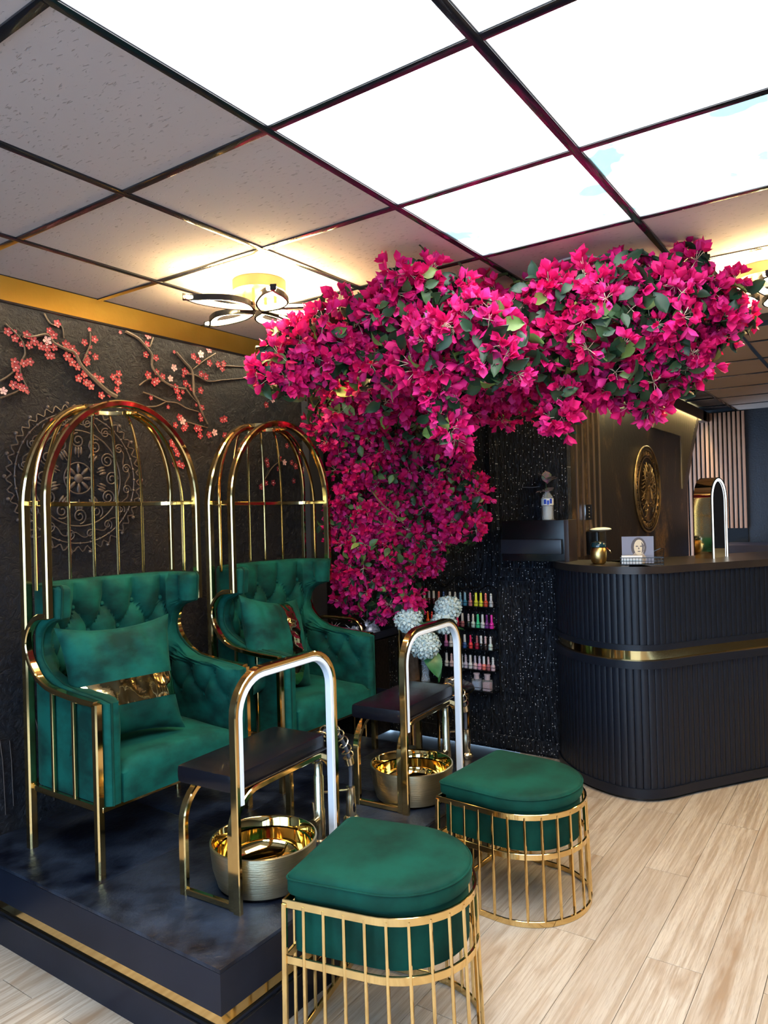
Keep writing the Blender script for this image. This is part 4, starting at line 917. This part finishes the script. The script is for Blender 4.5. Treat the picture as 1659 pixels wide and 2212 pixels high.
m.tube([(0, -.002, 0), (.04, -.002, 0)], .003, seg=5); place(m.build('leaf_sprig', relief_dark, md), 10, .095, .3)
m = MB(); m.ball((0, -.001, 0), .022, 12, 5, sc=(1, .35, 1)); m.build('rosette', relief_dark, md)
gs = E('grass_relief', 'fine painted reed stalks in relief low on the dark left wall', 'wall relief', (1.62, YL, .35))
for k in range(16):
    x = g.uniform(-.07, .40) if k < 12 else g.uniform(1.3, 1.6); h = g.uniform(.12, .4); dx = g.uniform(-.06, .06)
    m = MB(); m.tube([(x, -.002, g.uniform(0, .3)), (x+dx*.4, -.002, h*.6+.1), (x+dx, -.002, h+.1)], .0016, seg=4); m.build('stalk', relief_dark, gs)

# ================================================================== BOUGAINVILLEA
bo = E('bougainvillea', 'large artificial bougainvillea with magenta bracts climbing the wall and spreading under the ceiling', 'flowering tree', (4.0, 2.6, 0))
O = V(bo.location); vr = random.Random(21)
def bract_geo(L_, w, cup):
    vs = [(0, 0, 0), (-w*.75, L_*.28, cup*1.1), (0, L_*.33, cup*.35), (w*.75, L_*.28, cup*1.1), (-w*.92, L_*.60, cup*1.7), (0, L_*.66, cup*.8), (w*.92, L_*.60, cup*1.7), (0, L_, cup*1.9)]
    return vs, [(0, 2, 1), (0, 3, 2), (1, 2, 5, 4), (2, 3, 6, 5), (4, 5, 7), (5, 6, 7)]
def flower(q, M, s_, pale):
    for a in range(3):
        L_ = .037*s_*vr.uniform(.85, 1.15); vs, fs = bract_geo(L_, L_*.40, L_*.27); T = M @ Matrix.Rotation(2*pi*a/3+vr.uniform(-.2, .2), 4, 'Z') @ Matrix.Rotation(R(vr.uniform(15, 55)), 4, 'X')
        q.add([T @ V(v) for v in vs], fs, 1 if pale else 0)
    q.add([M @ V(v) for v in ((-.0015, 0, 0), (.0015, 0, 0), (0, 0, .016*s_), (0, .0015, 0))], [(0, 1, 2), (1, 3, 2)], 2)
def rdir(up_=0):
    while 1:
        d = V((vr.uniform(-1, 1), vr.uniform(-1, 1), vr.uniform(-1, 1)))
        if .1 < d.length < 1: return (d.normalized()+V((0, 0, up_))).normalized()
stamen = mat('stamen', (.75, .60, .45), .6)
def rotto(d): return (d.to_track_quat('Z', 'Y').to_matrix() @ Matrix.Rotation(vr.uniform(0, 6.28), 3, 'Z')).to_4x4()
clusters = []
for k in range(7):
    q = MB(); nfl = (9, 12, 8, 10, 7, 11, 9)[k]
    for i in range(nfl):
        d = rdir(.25); p = d*vr.uniform(.015, .042); q.tube([(0, 0, 0), p*.5, p*1.02], .0009, seg=3, mi=2); flower(q, Matrix.Translation(p) @ rotto((d+rdir()*.4).normalized()), vr.uniform(.8, 1.1), vr.random() < .22)
    clusters.append(q)
leafq = []
for k in range(3):
    q = MB(); vs, fs = leafmesh(.062, .0185, .009, 4, .007); 
    q.add(vs, fs); leafq.append(q)
BLB = [(2.18, 2.03, 2.14, 0.09, 0.1), (2.24, 1.95, 2.24, 0.1, 0.09), (2.29, 1.78, 2.3, 0.1, 0.1), (2.34, 1.89, 2.18, 0.12, 0.1), (2.45, 1.73, 2.22, 0.14, 0.14), (2.33, 1.45, 2.42, 0.08, 0.09), (2.43, 1.4, 2.36, 0.12, 0.09), (2.39, 1.56, 2.31, 0.13, 0.1), (2.36, 1.33, 2.18, 0.15, 0.13), (2.34, 1.19, 2.19, 0.12, 0.09), (2.38, 1.12, 2.09, 0.1, 0.09), (2.81, 1.55, 2.11, 0.2, 0.13), (2.78, 1.77, 2.14, 0.22, 0.16), (2.8, 2.1, 2.13, 0.19, 0.14), (2.34, 1.35, 1.94, 0.06, 0.1), (2.36, 1.33, 1.85, 0.04, 0.05), (2.85, 1.32, 2.43, 0.12, 0.09), (2.71, 1.08, 2.36, 0.12, 0.09), (2.78, 1.07, 2.21, 0.16, 0.14), (2.73, 0.88, 2.38, 0.1, 0.08), (2.81, 0.77, 2.42, 0.11, 0.08), (2.76, 0.84, 2.24, 0.17, 0.15), (2.87, 0.68, 2.29, 0.15, 0.13), (2.93, 0.59, 2.43, 0.06, 0.07), (3.03, 0.53, 2.33, 0.11, 0.09), (3.07, 0.48, 2.24, 0.07, 0.07), (2.99, 0.68, 2.15, 0.14, 0.11), (2.94, 0.85, 2.1, 0.16, 0.12), (2.97, 0.8, 1.99, 0.07, 0.06), (3.0, 0.66, 2.05, 0.05, 0.06), (3.06, 1.02, 2.14, 0.15, 0.13), (2.79, 1.06, 2.0, 0.06, 0.08), (2.79, 1.06, 1.91, 0.05, 0.04), (3.01, 1.27, 2.16, 0.17, 0.13), (3.23, 1.48, 2.09, 0.17, 0.11), (3.19, 1.71, 2.07, 0.14, 0.1), (3.25, 2.51, 2.04, 0.16, 0.12), (3.41, 2.27, 2.01, 0.36, 0.14), (3.56, 2.06, 1.9, 0.13, 0.13), (3.4, 2.47, 1.85, 0.19, 0.15), (3.54, 2.27, 1.79, 0.28, 0.15), (3.59, 2.01, 1.7, 0.17, 0.13), (3.57, 1.87, 1.6, 0.07, 0.11), (3.41, 2.45, 1.61, 0.23, 0.15), (3.56, 2.23, 1.55, 0.28, 0.15), (3.62, 1.98, 1.49, 0.12, 0.12), (3.35, 2.54, 1.4, 0.11, 0.12), (3.48, 2.35, 1.34, 0.23, 0.15), (3.59, 2.19, 1.35, 0.13, 0.12), (3.36, 2.62, 1.2, 0.06, 0.07), (3.47, 2.54, 1.14, 0.14, 0.1), (3.58, 2.38, 1.13, 0.14, 0.12), (3.57, 2.58, 1.01, 0.18, 0.08), (3.61, 2.34, 1.03, 0.08, 0.08), (3.30, 2.64, 1.5, 0.06, 0.08), (3.08, 2.46, 2.16, 0.07, 0.1), (3.18, 2.50, 1.99, 0.07, 0.09), (3.36, 1.47, 2.13, 0.14, 0.11), (3.31, 2.06, 2.07, 0.3, 0.15), (2.43, 2.1, 2.19, 0.12, 0.09)]
vd = V((cos(YAW), sin(YAW), 0)); vs_ = V((sin(YAW), -cos(YAW), 0))
cl = []; lv = []
for bx, by, bz, a, h in BLB:
    c = V((bx, by, bz)); b = min(.14, a*.85, h*1.1)
    area = pi*a*h+pi*b*h+pi*a*b
    ncl = max(4, int(area/(.0056 if bx < 3.15 else .0072)))
    for k in range(ncl):
        d = rdir(); s_ = vr.uniform(.74, 1.08)
        p = c+vs_*d.dot(vs_)*a*s_+vd*d.dot(vd)*b*s_+V((0, 0, d.z*h*s_))
        if p.z > 2.50 or p.x > 4.28 or p.y > 2.93: continue
        cl.append((p, (d*.8+V((0, 0, .3))-vd*.4).normalized(), vr.uniform(.85, 1.25)*(1.06 if bx < 3.15 else .95)))
    for k in range(int(ncl*3.2)):
        d = rdir(); s_ = vr.choice((vr.uniform(.35, .85), vr.uniform(.6, .95), vr.uniform(.9, 1.15))); p = c+vs_*d.dot(vs_)*a*s_+vd*d.dot(vd)*b*s_+V((0, 0, d.z*h*s_))
        if p.z > 2.52 or p.x > 4.28: continue
        lv.append((p, (d+rdir()*.6).normalized(), vr.uniform(.8, 1.35)*(1.1 if bx < 3.15 else .8)))
camp = V((0, 0, HC))
cl.sort(key=lambda t: ((t[0]-camp).length/t[2])); lv.sort(key=lambda t: ((t[0]-camp).length/t[2]))
cobj = []
st1 = MB()
for k, (p, d, s_) in enumerate(cl):
    M = Matrix.Translation(p-O) @ rotto(d) @ Matrix.Scale(s_, 4)
    if k < 290:
        q = clusters[k % 7]
        if len(cobj) < 7: o = q.build('flower_cluster', [bractm, bractp, stamen], bo, 180); cobj.append(o)
        else: o = link('flower_cluster', cobj[k % 7].data, bo)
        o.matrix_local = M
    else:
        q = clusters[k % 7]; off = len(st1.v); st1.v += [tuple(M @ V(v)) for v in q.v]; st1.f += [tuple(off+i for i in fc) for fc in q.f]; st1.m += q.m
tag(st1.build('more_flowers', [bractm, bractp, stamen], bo, 180), kind='stuff')
lobj = []; st2 = MB()
for k, (p, d, s_) in enumerate(lv):
    M = Matrix.Translation(p-O) @ rotto(d) @ Matrix.Scale(s_, 4) @ Matrix.Rotation(R(vr.uniform(-30, 30)), 4, 'X')
    q = leafq[0]; pale = vr.random() < .13
    if k < 280:
        key_ = int(pale); ex = [o for o in lobj if o['_p'] == key_]
        if not ex: o = q.build('leaf', leafl if pale else leafm, bo, 180); o['_p'] = key_; lobj.append(o)
        else: o = link('leaf', ex[0].data, bo)
        o.matrix_local = M
    else:
        off = len(st2.v); st2.v += [tuple(M @ V(v)) for v in q.v]; st2.f += [tuple(off+i for i in fc) for fc in q.f]; st2.m += [1 if pale else 0]*len(q.f)
for o in lobj: del o['_p']
tag(st2.build('more_leaves', [leafm, leafl], bo, 180), kind='stuff')
# trunk and branches
def br(pts, r, tp=(1, .5)):
    m = MB(); m.tube([p-O for p in cat_rom(pts, 6)], r, seg=7, taper=tp); m.build('branch', twig, bo)
m = MB(); m.tube([p-O for p in cat_rom([(3.95, 2.55, 0), (3.9, 2.5, .6), (3.75, 2.5, 1.1), (3.6, 2.3, 1.6), (3.4, 2.1, 2.0)], 8)], .035, seg=9, taper=(1.2, .6)); m.build('trunk', twig, bo)
br([(3.4, 2.1, 2.0), (2.9, 1.9, 2.2), (2.5, 1.85, 2.25), (2.2, 2.0, 2.2)], .016); br([(3.4, 2.1, 2.0), (2.9, 1.6, 2.2), (2.5, 1.4, 2.35), (2.35, 1.42, 2.45)], .016)
br([(3.4, 2.1, 2.0), (3.2, 1.5, 2.15), (2.95, 1.0, 2.25), (2.9, .7, 2.3), (3.02, .5, 2.3)], .018); br([(2.6, 1.5, 2.3), (2.4, 1.3, 2.2), (2.36, 1.15, 2.1), (2.34, 1.12, 2.0)], .009)
br([(3.0, 1.2, 2.2), (2.85, 1.08, 2.1), (2.79, 1.06, 1.9)], .008); br([(2.5, 1.45, 2.2), (2.36, 1.38, 2.0), (2.36, 1.34, 1.83)], .006)
br([(2.9, 1.0, 2.3), (2.88, .8, 2.42), (2.84, .7, 2.5)], .007); br([(2.45, 1.7, 2.10), (2.36, 1.58, 2.03), (2.33, 1.52, 2.05), (2.31, 1.45, 2.04), (2.3, 1.40, 2.055)], .006); br([(2.36, 1.58, 2.03), (2.34, 1.56, 1.98)], .004)
br([(3.6, 2.6, 1.75), (3.4, 2.45, 1.72), (3.3, 2.3, 1.62), (3.3, 2.15, 1.5)], .007)
